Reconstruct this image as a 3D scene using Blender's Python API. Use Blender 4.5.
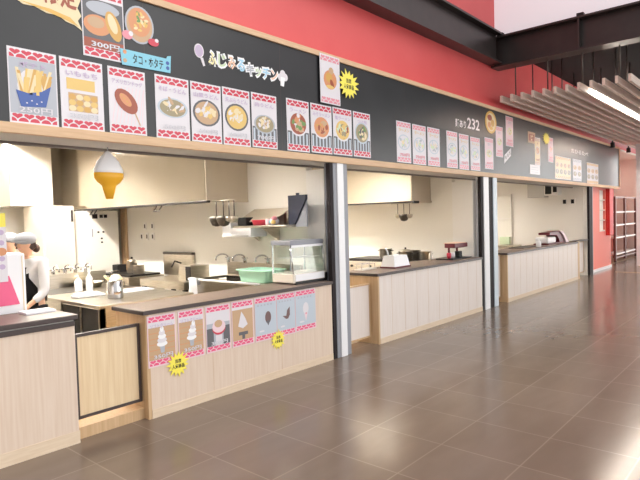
import bpy, bmesh, math, random
from mathutils import Vector, Matrix
random.seed(7)
C = bpy.context.scene
for o in list(bpy.data.objects):
    bpy.data.objects.remove(o)
COL = C.collection

# ------------------------------------------------------------------ camera
yaw, pitch, roll = 0.852283, 0.03718, -0.027929
cy_, sy_, cp_, sp_ = math.cos(yaw), math.sin(yaw), math.cos(pitch), math.sin(pitch)
fwd = Vector((sy_*cp_, cy_*cp_, -sp_))
rgt = Vector((cy_, -sy_, 0))
upv = rgt.cross(fwd)
r2 = math.cos(roll)*rgt + math.sin(roll)*upv
u2 = -math.sin(roll)*rgt + math.cos(roll)*upv
camd = bpy.data.cameras.new('camera')
cam = bpy.data.objects.new('camera', camd)
COL.objects.link(cam)
m3 = Matrix((r2, u2, -fwd)).transposed()
cam.matrix_world = Matrix.Translation((0, -3.892, 1.55)) @ m3.to_4x4()
camd.sensor_width = 36
camd.lens = 551.83/640*36
camd.clip_start = .05
C.camera = cam

# ------------------------------------------------------------------ world, light, exposure
W = bpy.data.worlds.new('World')
C.world = W
W.use_nodes = True
bg = W.node_tree.nodes['Background']
bg.inputs[0].default_value = (1.0, .985, .965, 1)
bg.inputs[1].default_value = 1.0
# daylight comes mostly from the glazed right-hand end of the hall
_N, _L = W.node_tree.nodes, W.node_tree.links
_tc = _N.new('ShaderNodeTexCoord'); _dp = _N.new('ShaderNodeVectorMath'); _dp.operation = 'DOT_PRODUCT'
_dp.inputs[1].default_value = (.86, -.48, .15)
_mr = _N.new('ShaderNodeMapRange'); _mr.interpolation_type = 'SMOOTHSTEP'
_mr.inputs[1].default_value = .25; _mr.inputs[2].default_value = 1.0; _mr.inputs[3].default_value = .54; _mr.inputs[4].default_value = 2.3
_L.new(_tc.outputs['Generated'], _dp.inputs[0]); _L.new(_dp.outputs['Value'], _mr.inputs[0]); _L.new(_mr.outputs[0], bg.inputs[1])
C.view_settings.view_transform = 'Standard'
C.view_settings.look = 'None'
C.view_settings.gamma = 1
C.view_settings.use_curve_mapping = False
C.view_settings.exposure = 0.75

def area(name, loc, rot, sx, sy, power, col=(1, 1, 1)):
    d = bpy.data.lights.new(name, 'AREA')
    d.shape = 'RECTANGLE'; d.size = sx; d.size_y = sy; d.energy = power; d.color = col
    o = bpy.data.objects.new(name, d); COL.objects.link(o)
    o.location = loc; o.rotation_euler = rot
    return o
TUBE_E = 195.0      # brightness of the kitchen and hall tubes

# ------------------------------------------------------------------ materials
def lin(c):
    return tuple(((v/255)/12.92 if v/255 <= .04045 else ((v/255+.055)/1.055)**2.4) for v in c)
def mat(name, rgb, rough=.5, metal=0, spec=.5, emit=0, alpha=1, trans=0, ior=1.45):
    m = bpy.data.materials.new(name); m.use_nodes = True
    b = m.node_tree.nodes['Principled BSDF']
    b.inputs['Base Color'].default_value = (*lin(rgb), 1)
    b.inputs['Roughness'].default_value = rough
    b.inputs['Metallic'].default_value = metal
    b.inputs['Specular IOR Level'].default_value = spec
    b.inputs['IOR'].default_value = ior
    if emit:
        b.inputs['Emission Color'].default_value = (*lin(rgb), 1)
        b.inputs['Emission Strength'].default_value = emit
    if trans: b.inputs['Transmission Weight'].default_value = trans
    return m
def noisy(name, a, b_, scale=(1, 1, 1), nscale=5, rough=.5, metal=0, spec=.5, bump=0, detail=4, lo=.35, hi=.65):
    m = mat(name, a, rough, metal, spec); nt = m.node_tree; N = nt.nodes; L = nt.links
    g = N.new('ShaderNodeNewGeometry'); mp = N.new('ShaderNodeMapping'); mp.inputs['Scale'].default_value = scale
    L.new(g.outputs['Position'], mp.inputs['Vector'])
    n = N.new('ShaderNodeTexNoise'); n.inputs['Scale'].default_value = nscale; n.inputs['Detail'].default_value = detail
    L.new(mp.outputs[0], n.inputs['Vector'])
    r = N.new('ShaderNodeValToRGB')
    r.color_ramp.elements[0].position = lo; r.color_ramp.elements[0].color = (*lin(a), 1)
    r.color_ramp.elements[1].position = hi; r.color_ramp.elements[1].color = (*lin(b_), 1)
    L.new(n.outputs['Fac'], r.inputs[0])
    L.new(r.outputs[0], N['Principled BSDF'].inputs['Base Color'])
    if bump:
        bp = N.new('ShaderNodeBump'); bp.inputs['Strength'].default_value = bump; bp.inputs['Distance'].default_value = .002
        L.new(n.outputs['Fac'], bp.inputs['Height']); L.new(bp.outputs[0], N['Principled BSDF'].inputs['Normal'])
    return m

def floor_material():
    m = mat('dark_tile', (112, 97, 87), .24); nt = m.node_tree; N = nt.nodes; L = nt.links
    P = N['Principled BSDF']
    g = N.new('ShaderNodeNewGeometry')
    mp = N.new('ShaderNodeMapping'); mp.inputs['Location'].default_value = (-.06, -.11, 0)
    L.new(g.outputs['Position'], mp.inputs['Vector'])
    br = N.new('ShaderNodeTexBrick'); br.offset = 0; br.squash = 1
    br.inputs['Scale'].default_value = 1
    br.inputs['Brick Width'].default_value = .54; br.inputs['Row Height'].default_value = .54
    br.inputs['Mortar Size'].default_value = .008; br.inputs['Mortar Smooth'].default_value = 1
    br.inputs['Bias'].default_value = -.2
    br.inputs['Color1'].default_value = (*lin((121, 105, 93)), 1)
    br.inputs['Color2'].default_value = (*lin((128, 112, 100)), 1)
    br.inputs['Mortar'].default_value = (*lin((146, 129, 116)), 1)
    L.new(mp.outputs[0], br.inputs['Vector'])
    mp2 = N.new('ShaderNodeMapping'); mp2.inputs['Scale'].default_value = (1.0, 3.0, 1)
    L.new(g.outputs['Position'], mp2.inputs['Vector'])
    n = N.new('ShaderNodeTexNoise'); n.inputs['Scale'].default_value = 2.2; n.inputs['Detail'].default_value = 3
    L.new(mp2.outputs[0], n.inputs['Vector'])
    r = N.new('ShaderNodeValToRGB'); r.color_ramp.elements[0].position = .3; r.color_ramp.elements[0].color = (.94, .94, .94, 1)
    r.color_ramp.elements[1].position = .7; r.color_ramp.elements[1].color = (1.05, 1.05, 1.05, 1)
    L.new(n.outputs['Fac'], r.inputs[0])
    mx = N.new('ShaderNodeMix'); mx.data_type = 'RGBA'; mx.blend_type = 'MULTIPLY'; mx.inputs[0].default_value = 1
    L.new(br.outputs['Color'], mx.inputs[6]); L.new(r.outputs[0], mx.inputs[7])
    L.new(mx.outputs[2], P.inputs['Base Color'])
    r2_ = N.new('ShaderNodeMapRange'); r2_.inputs[3].default_value = .165; r2_.inputs[4].default_value = .195
    L.new(n.outputs['Fac'], r2_.inputs[0]); L.new(r2_.outputs[0], P.inputs['Roughness'])
    P.inputs['Specular IOR Level'].default_value = .5
    return m

def thin_glass():
    m = bpy.data.materials.new('clear_glass'); m.use_nodes = True; nt = m.node_tree; N = nt.nodes; L = nt.links
    N.clear(); o = N.new('ShaderNodeOutputMaterial'); mx = N.new('ShaderNodeMixShader'); t_ = N.new('ShaderNodeBsdfTransparent'); g = N.new('ShaderNodeBsdfGlossy')
    t_.inputs[0].default_value = (.95, .975, .965, 1); g.inputs['Roughness'].default_value = .03
    mx.inputs[0].default_value = .07
    L.new(t_.outputs[0], mx.inputs[1]); L.new(g.outputs[0], mx.inputs[2]); L.new(mx.outputs[0], o.inputs[0])
    return m
M = dict(
    tile=floor_material(),
    kfloor=mat('kitchen_floor', (165, 150, 130), .4),
    cream=mat('cream_wall', (241, 237, 228), .6),
    beige=mat('beige_wall', (241, 236, 226), .6),
    pale=mat('pale_wall', (244, 240, 234), .6),
    ceil=mat('ceiling_white', (245, 240, 230), .7),
    red=noisy('red_wall', (220, 86, 87), (223, 91, 91), (1, 1, 1), 2, .4),
    coral=mat('coral_wall', (238, 136, 124), .5),
    redframe=mat('red_frame', (214, 38, 36), .4),
    white=mat('white_paint', (243, 243, 246), .4),
    whiteg=mat('white_gloss', (226, 217, 203), .14),
    bluewhite=mat('blue_white_paint', (214, 226, 236), .4),
    grey=mat('grey_trim', (150, 152, 160), .45),
    softgrey=mat('soffit_grey', (196, 192, 188), .6),
    slate=noisy('slate_board', (42, 43, 46), (46, 47, 50), (1, 1, 1), 3, .3, 0, .45),
    dark=mat('dark_trim', (46, 40, 42), .6, 0, .2),
    black=mat('black', (22, 21, 23), .5),
    steelbeam=noisy('brown_steel', (52, 46, 46), (60, 53, 52), (1, 1, 1), 4, .35),
    voidc=mat('dark_ceiling', (30, 27, 27), .8),
    slat=noisy('slat_wood', (244, 226, 214), (224, 204, 192), (1.0, 14, 30), 3, .6),
    trimwood=noisy('trim_wood', (220, 186, 150), (210, 174, 138), (2, 10, 20), 3, .5),
    wood=noisy('pale_wood', (226, 207, 190), (219, 197, 178), (26, 26, .9), 2.2, .45),
    gatewood=noisy('gate_wood', (236, 213, 178), (226, 199, 160), (26, 26, .9), 2.2, .45),
    sidewood=noisy('side_wood', (212, 180, 142), (200, 166, 126), (26, 26, .9), 2.2, .5),
    cream_wood=noisy('cream_wood', (234, 224, 218), (229, 217, 209), (26, 26, .9), 2.2, .45),
    top=noisy('brown_worktop', (128, 109, 98), (117, 98, 88), (3, 3, 3), 12, .4),
    topedge=mat('dark_worktop_edge', (70, 59, 57), .4),
    steel=noisy('stainless', (205, 198, 186), (190, 182, 168), (2, 2, 20), 4, .28, 1),
    hood=noisy('polished_stainless', (200, 193, 180), (194, 186, 172), (1, 1, 1), 2, .13, .95),
    hoodend=noisy('hood_end_steel', (204, 193, 176), (198, 186, 168), (1, 1, 1), 2, .4, .55),
    rail=mat('rail_grey', (112, 102, 96), .5),
    chrome=mat('chrome', (205, 205, 208), .12, 1),
    darksteel=mat('dark_steel', (92, 86, 80), .3, .8),
    iron=mat('iron', (40, 37, 36), .4, .3),
    navy=mat('navy_plastic', (34, 40, 58), .4),
    maroon=mat('maroon_plastic', (104, 32, 44), .35),
    pinkplastic=mat('pink_panel', (232, 96, 138), .2),
    mint=mat('mint_plastic', (180, 230, 205), .4),
    yellow=mat('yellow', (250, 236, 96), .4),
    skin=mat('skin', (232, 184, 154), .5),
    hair=mat('hair_dark', (54, 36, 30), .5),
    capg=mat('grey_cap', (158, 160, 166), .8),
    shirt=mat('white_shirt', (228, 228, 232), .8),
    vest=mat('olive_grey_vest', (132, 126, 112), .8),
    apron=mat('black_apron', (34, 34, 38), .8),
    tube=mat('tube_light', (255, 249, 240), .5, emit=TUBE_E),
    halltube=mat('hall_tube', (255, 250, 240), .5, emit=28),
    halltube_added=mat('added_hall_tube', (255, 250, 240), .5, emit=80),
    downlight=mat('downlight_glow', (255, 240, 220), .5, emit=60),
    ink=mat('ink_black', (30, 28, 30), .5),
    paper=mat('paper_white', (224, 220, 226), .3),
    paperpink=mat('paper_pink', (236, 210, 217), .3),
    crimson=mat('crimson_print', (204, 62, 82), .3),
    rose=mat('rose_print', (226, 146, 160), .3),
    hotpink=mat('hot_pink_print', (232, 96, 136), .3),
    greyprint=mat('grey_print', (178, 182, 192), .3),
    bluegrey=mat('blue_grey_print', (192, 202, 214), .3),
    darkgrey=mat('dark_grey_print', (96, 95, 100), .3),
    fry=mat('fry_yellow', (226, 192, 116), .3),
    fry2=mat('fry_orange', (210, 164, 88), .3),
    brown=mat('brown_print', (160, 82, 60), .3),
    tan=mat('tan_print', (198, 164, 130), .3),
    orange=mat('orange_print', (214, 148, 104), .3),
    blue=mat('blue_print', (62, 92, 164), .3),
    sky=mat('sky_print', (132, 200, 222), .3),
    green=mat('green_print', (112, 148, 84), .3),
    broth=mat('broth_print', (160, 148, 118), .3),
    cocoa=mat('cocoa_print', (112, 84, 84), .3),
    creamp=mat('cream_print', (232, 214, 174), .3),
    gold=mat('gold_print', (222, 178, 92), .3),
    coney=mat('cone_yellow', (240, 178, 44), .4),
    lilac=mat('lilac_print', (196, 176, 206), .4),
    lgreen=mat('soft_green', (206, 222, 190), .4),
    lblue=mat('soft_blue', (172, 212, 236), .4),
    lyel=mat('soft_yellow', (244, 232, 178), .4),
    lpink=mat('soft_pink', (244, 202, 178), .4),
    glass=thin_glass(),
    kick=noisy('kick_wood', (228, 208, 184), (220, 198, 172), (2, 10, 20), 3, .5),
    gableglow=mat('glowing_gable_white', (242, 240, 246), .5, emit=.2),  # weak emission stands in for daylight falling on the white gable
    brownmetal=mat('brown_metal', (112, 78, 70), .4, .3),
    wire=mat('pale_wire_shelf', (226, 222, 216), .35),
    strip=mat('brass_strip', (206, 176, 134), .35, .3),
)

# ------------------------------------------------------------------ builders
_txt = {}
DG = None
def text_mesh(s, bold):
    k = (s, bold)
    if k not in _txt:
        cu = bpy.data.curves.new('t', 'FONT'); cu.body = s; cu.size = 1; cu.align_x = 'CENTER'; cu.resolution_u = 2
        cu.offset = bold
        ob = bpy.data.objects.new('t', cu); COL.objects.link(ob)
        bpy.context.view_layer.update()
        me = bpy.data.meshes.new_from_object(ob.evaluated_get(bpy.context.evaluated_depsgraph_get()))
        vs = [(v.co.x, v.co.y) for v in me.vertices]; fs = [list(p.vertices) for p in me.polygons]
        bpy.data.objects.remove(ob); bpy.data.curves.remove(cu); bpy.data.meshes.remove(me)
        if vs:
            x0 = min(v[0] for v in vs); x1 = max(v[0] for v in vs); y0 = min(v[1] for v in vs); y1 = max(v[1] for v in vs)
        else: x0 = x1 = y0 = y1 = 0
        _txt[k] = (vs, fs, (x0, x1, y0, y1))
    return _txt[k]

class B:
    def __init__(s): s.bm = bmesh.new(); s.mats = []
    def mi(s, m):
        m = M[m] if isinstance(m, str) else m
        if m not in s.mats: s.mats.append(m)
        return s.mats.index(m)
    def faces(s, vs, fs, m, smooth=False):
        k = s.mi(m); bv = [s.bm.verts.new(v) for v in vs]; out = []
        for f in fs:
            try:
                fc = s.bm.faces.new([bv[i] for i in f]); fc.material_index = k; fc.smooth = smooth; out.append(fc)
            except ValueError: pass
        return bv, out
    def box(s, x0, x1, y0, y1, z0, z1, m, bev=0):
        vs = [(x0,y0,z0),(x1,y0,z0),(x1,y1,z0),(x0,y1,z0),(x0,y0,z1),(x1,y0,z1),(x1,y1,z1),(x0,y1,z1)]
        bv, fc = s.faces(vs, [(3,2,1,0),(4,5,6,7),(0,1,5,4),(1,2,6,5),(2,3,7,6),(3,0,4,7)], m)
        if bev:
            es = list({e for f in fc for e in f.edges})
            bmesh.ops.bevel(s.bm, geom=es, offset=bev, segments=2, affect='EDGES', profile=.5)
        return s
    def prism(s, pts, a0, a1, m, axis='y'):
        def P(p, a):
            return {'y': (p[0], a, p[1]), 'x': (a, p[0], p[1]), 'z': (p[0], p[1], a)}[axis]
        n = len(pts)
        vs = [P(p, a0) for p in pts] + [P(p, a1) for p in pts]
        fs = [list(range(n)), list(range(2*n-1, n-1, -1))] + [(i, (i+1) % n, n+(i+1) % n, n+i) for i in range(n)]
        s.faces(vs, fs, m); return s
    def tube(s, pts, r, m, seg=10, caps=True):
        pts = [Vector(p) for p in pts]; n = len(pts)
        rs = r if isinstance(r, (list, tuple)) else [r]*n
        rings = []; k = s.mi(m); prev = None
        for i, p in enumerate(pts):
            t = (pts[min(i+1, n-1)] - pts[max(i-1, 0)]).normalized()
            if prev is None:
                a = Vector((0, 0, 1)) if abs(t.z) < .9 else Vector((1, 0, 0))
                u = t.cross(a).normalized()
            else:
                u = (prev - t*prev.dot(t)).normalized()
            prev = u; v = t.cross(u)
            rings.append([s.bm.verts.new(p + rs[i]*(math.cos(2*math.pi*j/seg)*u + math.sin(2*math.pi*j/seg)*v)) for j in range(seg)])
        for a, b in zip(rings, rings[1:]):
            for j in range(seg):
                f = s.bm.faces.new((a[j], a[(j+1) % seg], b[(j+1) % seg], b[j])); f.material_index = k; f.smooth = True
        if caps:
            for rg in (rings[0], rings[-1]):
                f = s.bm.faces.new(rg); f.material_index = k
        return s
    def lathe(s, cx, cy, prof, m, seg=24, sx=1, sy=1):
        k = s.mi(m); rings = []
        for r, z in prof:
            r = max(r, 1e-4)
            rings.append([s.bm.verts.new((cx+sx*r*math.cos(2*math.pi*j/seg), cy+sy*r*math.sin(2*math.pi*j/seg), z)) for j in range(seg)])
        for a, b in zip(rings, rings[1:]):
            for j in range(seg):
                f = s.bm.faces.new((a[j], a[(j+1) % seg], b[(j+1) % seg], b[j])); f.material_index = k; f.smooth = True
        for rg in (rings[0], rings[-1]):
            f = s.bm.faces.new(rg); f.material_index = k
        return s
    def ball(s, c, rx, ry, rz, m, seg=16, rings=10):
        prof = [(math.sin(math.pi*i/rings), -math.cos(math.pi*i/rings)) for i in range(rings+1)]
        k = s.mi(m); R = []
        for r, z in prof:
            r = max(r, 1e-3)
            R.append([s.bm.verts.new((c[0]+rx*r*math.cos(2*math.pi*j/seg), c[1]+ry*r*math.sin(2*math.pi*j/seg), c[2]+rz*z)) for j in range(seg)])
        for a, b in zip(R, R[1:]):
            for j in range(seg):
                f = s.bm.faces.new((a[j], a[(j+1) % seg], b[(j+1) % seg], b[j])); f.material_index = k; f.smooth = True
        for rg in (R[0], R[-1]):
            f = s.bm.faces.new(rg); f.material_index = k
        return s
    # printed shapes lying on a surface that faces -y
    def ell(s, cx, cz, rx, rz, y, m, seg=20, rot=0, a0=0, a1=2*math.pi):
        full = abs(a1-a0-2*math.pi) < 1e-6
        n = seg if full else seg+1
        pts = []
        for i in range(n):
            a = a0+(a1-a0)*i/seg
            px, pz = rx*math.cos(a), rz*math.sin(a)
            pts.append((cx+px*math.cos(rot)-pz*math.sin(rot), cz+px*math.sin(rot)+pz*math.cos(rot)))
        return s.poly(pts, y, m)
    def poly(s, pts, y, m):
        s.faces([(p[0], y, p[1]) for p in pts], [list(range(len(pts)))], m); return s
    def rect(s, x0, x1, z0, z1, y, m): return s.poly([(x0,z0),(x1,z0),(x1,z1),(x0,z1)], y, m)
    def text(s, t, x0, x1, z0, z1, y, m, bold=.01, rot=0):
        vs, fs, (a, b, c, d) = text_mesh(t, bold)
        if not vs: return s
        sx = (x1-x0)/(b-a); sz = (z1-z0)/(d-c); cx, cz = (x0+x1)/2, (z0+z1)/2
        out = []
        for u, v in vs:
            p = (u-(a+b)/2)*sx; q = (v-(c+d)/2)*sz
            out.append((cx+p*math.cos(rot)-q*math.sin(rot), y, cz+p*math.sin(rot)+q*math.cos(rot)))
        s.faces(out, fs, m); return s
    def build(s, name, parent=None, label=None, cat=None, group=None, kind=None):
        bm = s.bm
        bmesh.ops.recalc_face_normals(bm, faces=bm.faces)
        if parent is None:
            lo = [min(v.co[i] for v in bm.verts) for i in range(3)]; hi = [max(v.co[i] for v in bm.verts) for i in range(3)]
            L = Vector(((lo[0]+hi[0])/2, (lo[1]+hi[1])/2, lo[2]))
        else:
            L = Vector((0, 0, 0)); q = parent
            while q: L += q.location; q = q.parent
        for v in bm.verts: v.co -= L
        me = bpy.data.meshes.new(name); bm.to_mesh(me); bm.free()
        for m in s.mats: me.materials.append(m)
        o = bpy.data.objects.new(name, me); COL.objects.link(o)
        if parent is None: o.location = L
        else: o.parent = parent
        return tag(o, label, cat, group, kind)

def tag(o, label=None, cat=None, group=None, kind=None):
    if label: o['label'] = label
    if cat: o['category'] = cat
    if group: o['group'] = group
    if kind: o['kind'] = kind
    return o
def thing(name, label, cat, loc, group=None):
    o = bpy.data.objects.new(name, None); COL.objects.link(o); o.location = loc; o.empty_display_size = .1
    return tag(o, label, cat, group)
def struct(name, b): return b.build(name, kind='structure')
def copy_tree(o, dloc, label, parent=None):
    c = o.copy(); COL.objects.link(c)
    if parent: c.parent = parent
    else:
        c.location = o.location + Vector(dloc); c['label'] = label
    for ch in list(o.children):
        copy_tree(ch, None, None, c)
    return c

# ================================================================== SETTING
struct('floor', B().box(-4, 26, -14, .3, -.1, 0, 'tile'))
struct('floor_kitchen', B().box(-4, 26, .3, 6.2, -.1, -.001, 'kfloor'))
struct('wall_back', B().box(-4, 14.5, 5.7, 5.85, 0, 3.05, 'cream'))
struct('wall_partition_1', B().box(4.70, 4.80, .40, 5.7, 0, 2.95, 'beige').box(4.695, 4.81, .135, .40, 0, 2.115, 'pale'))
struct('wall_partition_2', B().box(8.40, 8.50, .50, 5.7, 0, 2.95, 'beige').box(8.395, 8.51, .135, .50, 0, 2.115, 'pale'))
struct('wall_partition_3', B().box(14.4, 14.55, .125, 5.7, 0, 2.115, 'pale').box(14.4, 14.55, .42, 5.7, 2.115, 2.95, 'pale').box(14.42, 14.715, .055, .42, 0, 2.17, 'pale'))
struct('wall_kitchen_left', B().box(-1.1, -1.0, .3, 5.7, 0, 2.95, 'cream'))
struct('ceiling_kitchen', B().box(-1.1, 14.5, .4, 5.85, 2.95, 3.05, 'ceil'))
struct('wall_red', B().box(-4, 14.9, .12, .42, 3.0, 7.0, 'red').box(14.9, 22, .12, .42, 3.36, 7.0, 'red'))
struct('ceiling_soffit', B().box(-1.2, 14.9, .02, .42, 2.172, 2.20, 'softgrey').box(-1.2, 14.9, .13, .42, 2.20, 3.0, 'softgrey'))
struct('trim_shutter_rail', B().box(-1.2, 14.4, .37, .41, 2.152, 2.172, 'rail'))
struct('wall_coral', B().box(14.72, 15.78, .12, .2, 0, 3.36, 'coral').box(16.36, 16.9, .12, .2, 0, 3.36, 'coral')
       .box(15.78, 16.36, .12, .2, 0, 1.02, 'coral').box(15.78, 16.36, .12, .2, 2.12, 3.36, 'coral'))
struct('baseboard_coral', B().box(14.74, 16.9, .095, .12, 0, .07, 'white'))
struct('wall_recess', B().box(16.8, 16.9, .2, 1.1, 0, 3.36, 'coral').box(16.8, 22, 1.1, 1.2, 0, 3.36, 'coral').box(21.5, 21.6, .2, 1.1, 0, 3.36, 'pale'))
struct('ceiling_recess', B().box(16.8, 22, .12, 1.2, 3.30, 3.36, 'ceil'))
w = B()
w.box(15.78, 16.36, .18, .20, 1.02, 2.12, 'pale')
for z in (1.02, 1.30, 1.57, 1.84): w.box(15.78, 16.36, .13, .18, z, z+.035, 'wire')
struct('window_1', w)
struct('door_1', B().box(16.40, 16.78, .02, .08, .90, 2.16, 'redframe', .01).box(16.40, 16.78, .08, .12, .90, 2.16, 'redframe'))
# white gable above the cross beam, made to glow in place of daylight
struct('wall_gable_glow', B().box(9.32, 9.5, -9, .12, 4.55, 7.0, 'gableglow'))
struct('ceiling_dark', B().box(9.4, 24, -9, .12, 4.5, 4.56, 'voidc'))
struct('column_hall', B().box(17.45, 18.1, -1.05, -.40, 0, 3.4, 'white'))
struct('trim_threshold', B().box(15.5, 15.56, -3.5, -.3, 0, .004, 'strip'))
# door jamb on the partition deep in the first kitchen
struct('trim_jamb', B().box(4.66, 4.70, 4.36, 4.44, 0, 2.2, 'sidewood').box(4.655, 4.70, 4.44, 4.50, 0, 2.2, 'trimwood'))

# roof steel: I-beam along the red wall, I-beam across the hall
b = B()
b.box(-4, 9.1, -.10, .12, 4.075, 4.105, 'steelbeam').box(-4, 9.1, -.10, .12, 4.56, 4.59, 'steelbeam').box(-4, 9.1, .0, .03, 4.105, 4.56, 'steelbeam')
b.build('roof_beam', label='dark brown steel beam running along the top of the red wall', cat='beam')
t = thing('roof_beam', 'dark steel beam crossing above the slatted ceiling, with one web stiffener', 'beam', (9.25, -4.4, 4.04))
B().box(9.10, 9.40, -9, .10, 4.04, 4.07, 'steelbeam').box(9.10, 9.40, -9, .10, 4.52, 4.55, 'steelbeam').box(9.23, 9.26, -9, .10, 4.07, 4.52, 'steelbeam').build('beam_body', t)
for y in (-1.30, -4.2): B().box(9.11, 9.23, y-.012, y+.012, 4.07, 4.52, 'steelbeam').build('stiffener', t)
for y in (-.05, -1.32): B().box(9.12, 9.2, y-.05, y+.05, 4.55, 4.60, 'black').build('bracket', t)

# hanging slats
first = None
labs = ['nearest the red wall', 'second from the red wall', 'third from the red wall', 'fourth from the red wall', 'fifth from the red wall',
        'sixth from the red wall', 'seventh from the red wall', 'eighth from the red wall, just before the strip light', 'ninth from the red wall, beside the strip light', 'tenth from the red wall, past the strip light', 'eleventh from the red wall, at the photo edge', 'twelfth from the red wall, mostly cut by the frame']
for i in range(12):
    y = -.06 - .176*i
    lab = 'grey-brown wooden ceiling slat on rods, ' + labs[i]
    t = thing('ceiling_slat', lab, 'ceiling slat', (9.12, y, 3.45), 'wooden slats of the hanging ceiling')
    B().box(9.12, 22, y-.02, y+.02, 3.44, 3.55, 'slat').build('board', t)
    rods = (9.32, 12.5) if i % 3 == 1 else (10.6,)
    for x in rods: B().tube([(x, y, 3.55), (x, y, 4.5)], .011, 'darksteel', 8).build('hanger_rod', t)
t = thing('strip_light', 'added second strip light further along the wooden slats, past the menu board end', 'light', (17, -1.37, 3.48))  # unseen lamp, added to brighten the coral recess and the column
B().box(15.0, 19.0, -1.42, -1.32, 3.56, 3.62, 'white').build('housing', t)
B().tube([(15.05, -1.37, 3.52), (18.95, -1.37, 3.52)], .034, 'halltube_added', 12).build('tube', t, 'glowing white tube')
t = thing('strip_light', 'lit fluorescent strip light hanging level with the wooden ceiling slats', 'light', (11.8, -1.37, 3.48))
B().box(9.75, 13.7, -1.42, -1.32, 3.56, 3.62, 'white').build('housing', t)
B().tube([(9.8, -1.37, 3.52), (13.65, -1.37, 3.52)], .034, 'halltube', 12).build('tube', t, 'glowing white tube')
for x, lab in ((16.4, 'small black spotlight under the slats above the end of the menu board'), (18.2, 'small black spotlight under the slats past the end of the menu board')):
    t = thing('spotlight', lab, 'spotlight', (x, -.06, 3.25), 'spotlights under the slats')
    B().tube([(x, -.06, 3.455), (x, -.06, 3.40)], .02, 'black', 8).build('stem', t)
    B().lathe(x, -.06, [(.03, 3.40), (.055, 3.38), (.06, 3.26), (.05, 3.255)], 'black', 14).build('lamp_head', t)

# ================================================================== MENU BOARD
SB = -.0   # face of the board
t = thing('menu_signboard', 'long slate grey menu board with wood trim above the serving counters', 'sign', (7.5, .06, 2.17))
B().box(-1.2, 17.32, 0, .118, 2.24, 3.29, 'slate').build('board_panel', t)
f = B().box(-1.2, 17.40, -.02, .018, 2.17, 2.24, 'trimwood', .004)
f.build('bottom_trim', t)
B().box(-1.2, 17.40, -.02, .118, 3.29, 3.345, 'trimwood', .004).build('top_trim', t)
B().box(17.32, 17.40, -.02, .118, 2.24, 3.29, 'trimwood', .004).build('end_trim', t)
for x in (2.42, 3.92, 6.2, 8.5, 11.0, 13.6):
    B().box(x-.002, x+.002, -.0006, 0, 2.24, 3.29, 'topedge').build('panel_joint', t)

def band(b, x0, x1, z0, z1, y, m, n=4):
    w = (x1-x0)/n; h = z1-z0
    for i in range(n):
        cx = x0 + (i+.5)*w
        # heart: two bumps on top, point at the bottom
        pts = []
        for k in range(16):
            a = 2*math.pi*k/16
            px = 16*math.sin(a)**3; pz = 13*math.cos(a)-5*math.cos(2*a)-2*math.cos(3*a)-math.cos(4*a)
            pts.append((cx + px/16*w*.47, z1 - h*.30 + pz/16*h*.36))
        b.poly(pts, y, m)
    for i in range(n+1):
        cx = x0 + i*w; rx = w*.44
        if i == 0: b.ell(cx+.001, z0+.04*h, rx, h*.5, y, m, 6, 0, 0, math.pi/2) if False else b.poly([(x0, z0+.04*h)]+[(x0+rx*math.cos(a), z0+.04*h+h*.46*math.sin(a)) for a in [k*math.pi/12 for k in range(7)]], y, m)
        elif i == n: b.poly([(x1, z0+.04*h)]+[(x1-rx*math.cos(a), z0+.04*h+h*.46*math.sin(a)) for a in [k*math.pi/12 for k in range(7)]], y, m)
        else: b.poly([(cx+rx*math.cos(a), z0+.04*h+h*.46*math.sin(a)) for a in [k*math.pi/10 for k in range(11)]], y, m)

def bowl(b, cx, cz, rx, rz, y, rim, broth, bits, seed, n=26):
    R = random.Random(seed)
    b.ell(cx, cz, rx, rz, y, rim); b.ell(cx, cz, rx*.86, rz*.86, y-.0003, broth)
    for i in range(n):
        a = R.uniform(0, 6.28); d = R.uniform(0, .68)
        b.ell(cx+rx*d*math.cos(a), cz+rz*d*math.sin(a), rx*R.uniform(.12, .3), rz*R.uniform(.08, .2), y-.0005-.00004*i, bits[i % len(bits)], 8, R.uniform(0, 3.14))

def poster(x0, x1, z0, z1, draw, title, price, label, cat='poster', group=None, y=0.0, bandmat='crimson', pricemat='paper', bg='paper', bands=True, titlemat='lilac', n=4, bandbg='paper'):
    b = B(); w = x1-x0; h = z1-z0; Y = y-.0042
    b.box(x0, x1, y-.004, y-.0003, z0, z1, bandbg)
    bh = .135*h if bands else 0
    if bg != bandbg or not bands: b.rect(x0+.008, x1-.008, z0+bh, z1-bh, Y, bg)
    if bands:
        band(b, x0+.012, x1-.012, z1-bh, z1-.01, Y-.0002, bandmat, n)
        band(b, x0+.012, x1-.012, z0+.01, z0+bh, Y-.0002, bandmat, n)
    draw(b, x0, x1, z0+bh, z1-bh, Y-.0004)
    if title:
        tw = min(.82*w, .115*w*len(title)*1.6)
        b.text(title, (x0+x1)/2-tw/2, (x0+x1)/2+tw/2, z1-bh-.115*h, z1-bh-.035*h, Y-.0035, titlemat, .012)
    if price:
        b.text(price, x0+.19*w, x1-.13*w, z0+bh+.012*h, z0+bh+.098*h, Y-.0032, 'greyprint' if pricemat == 'paper' else pricemat, .035)
        b.text(price, x0+.19*w, x1-.13*w, z0+bh+.012*h, z0+bh+.098*h, Y-.0036, pricemat, .01)
    return b.build('menu_poster', None, label, cat, group)

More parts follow.
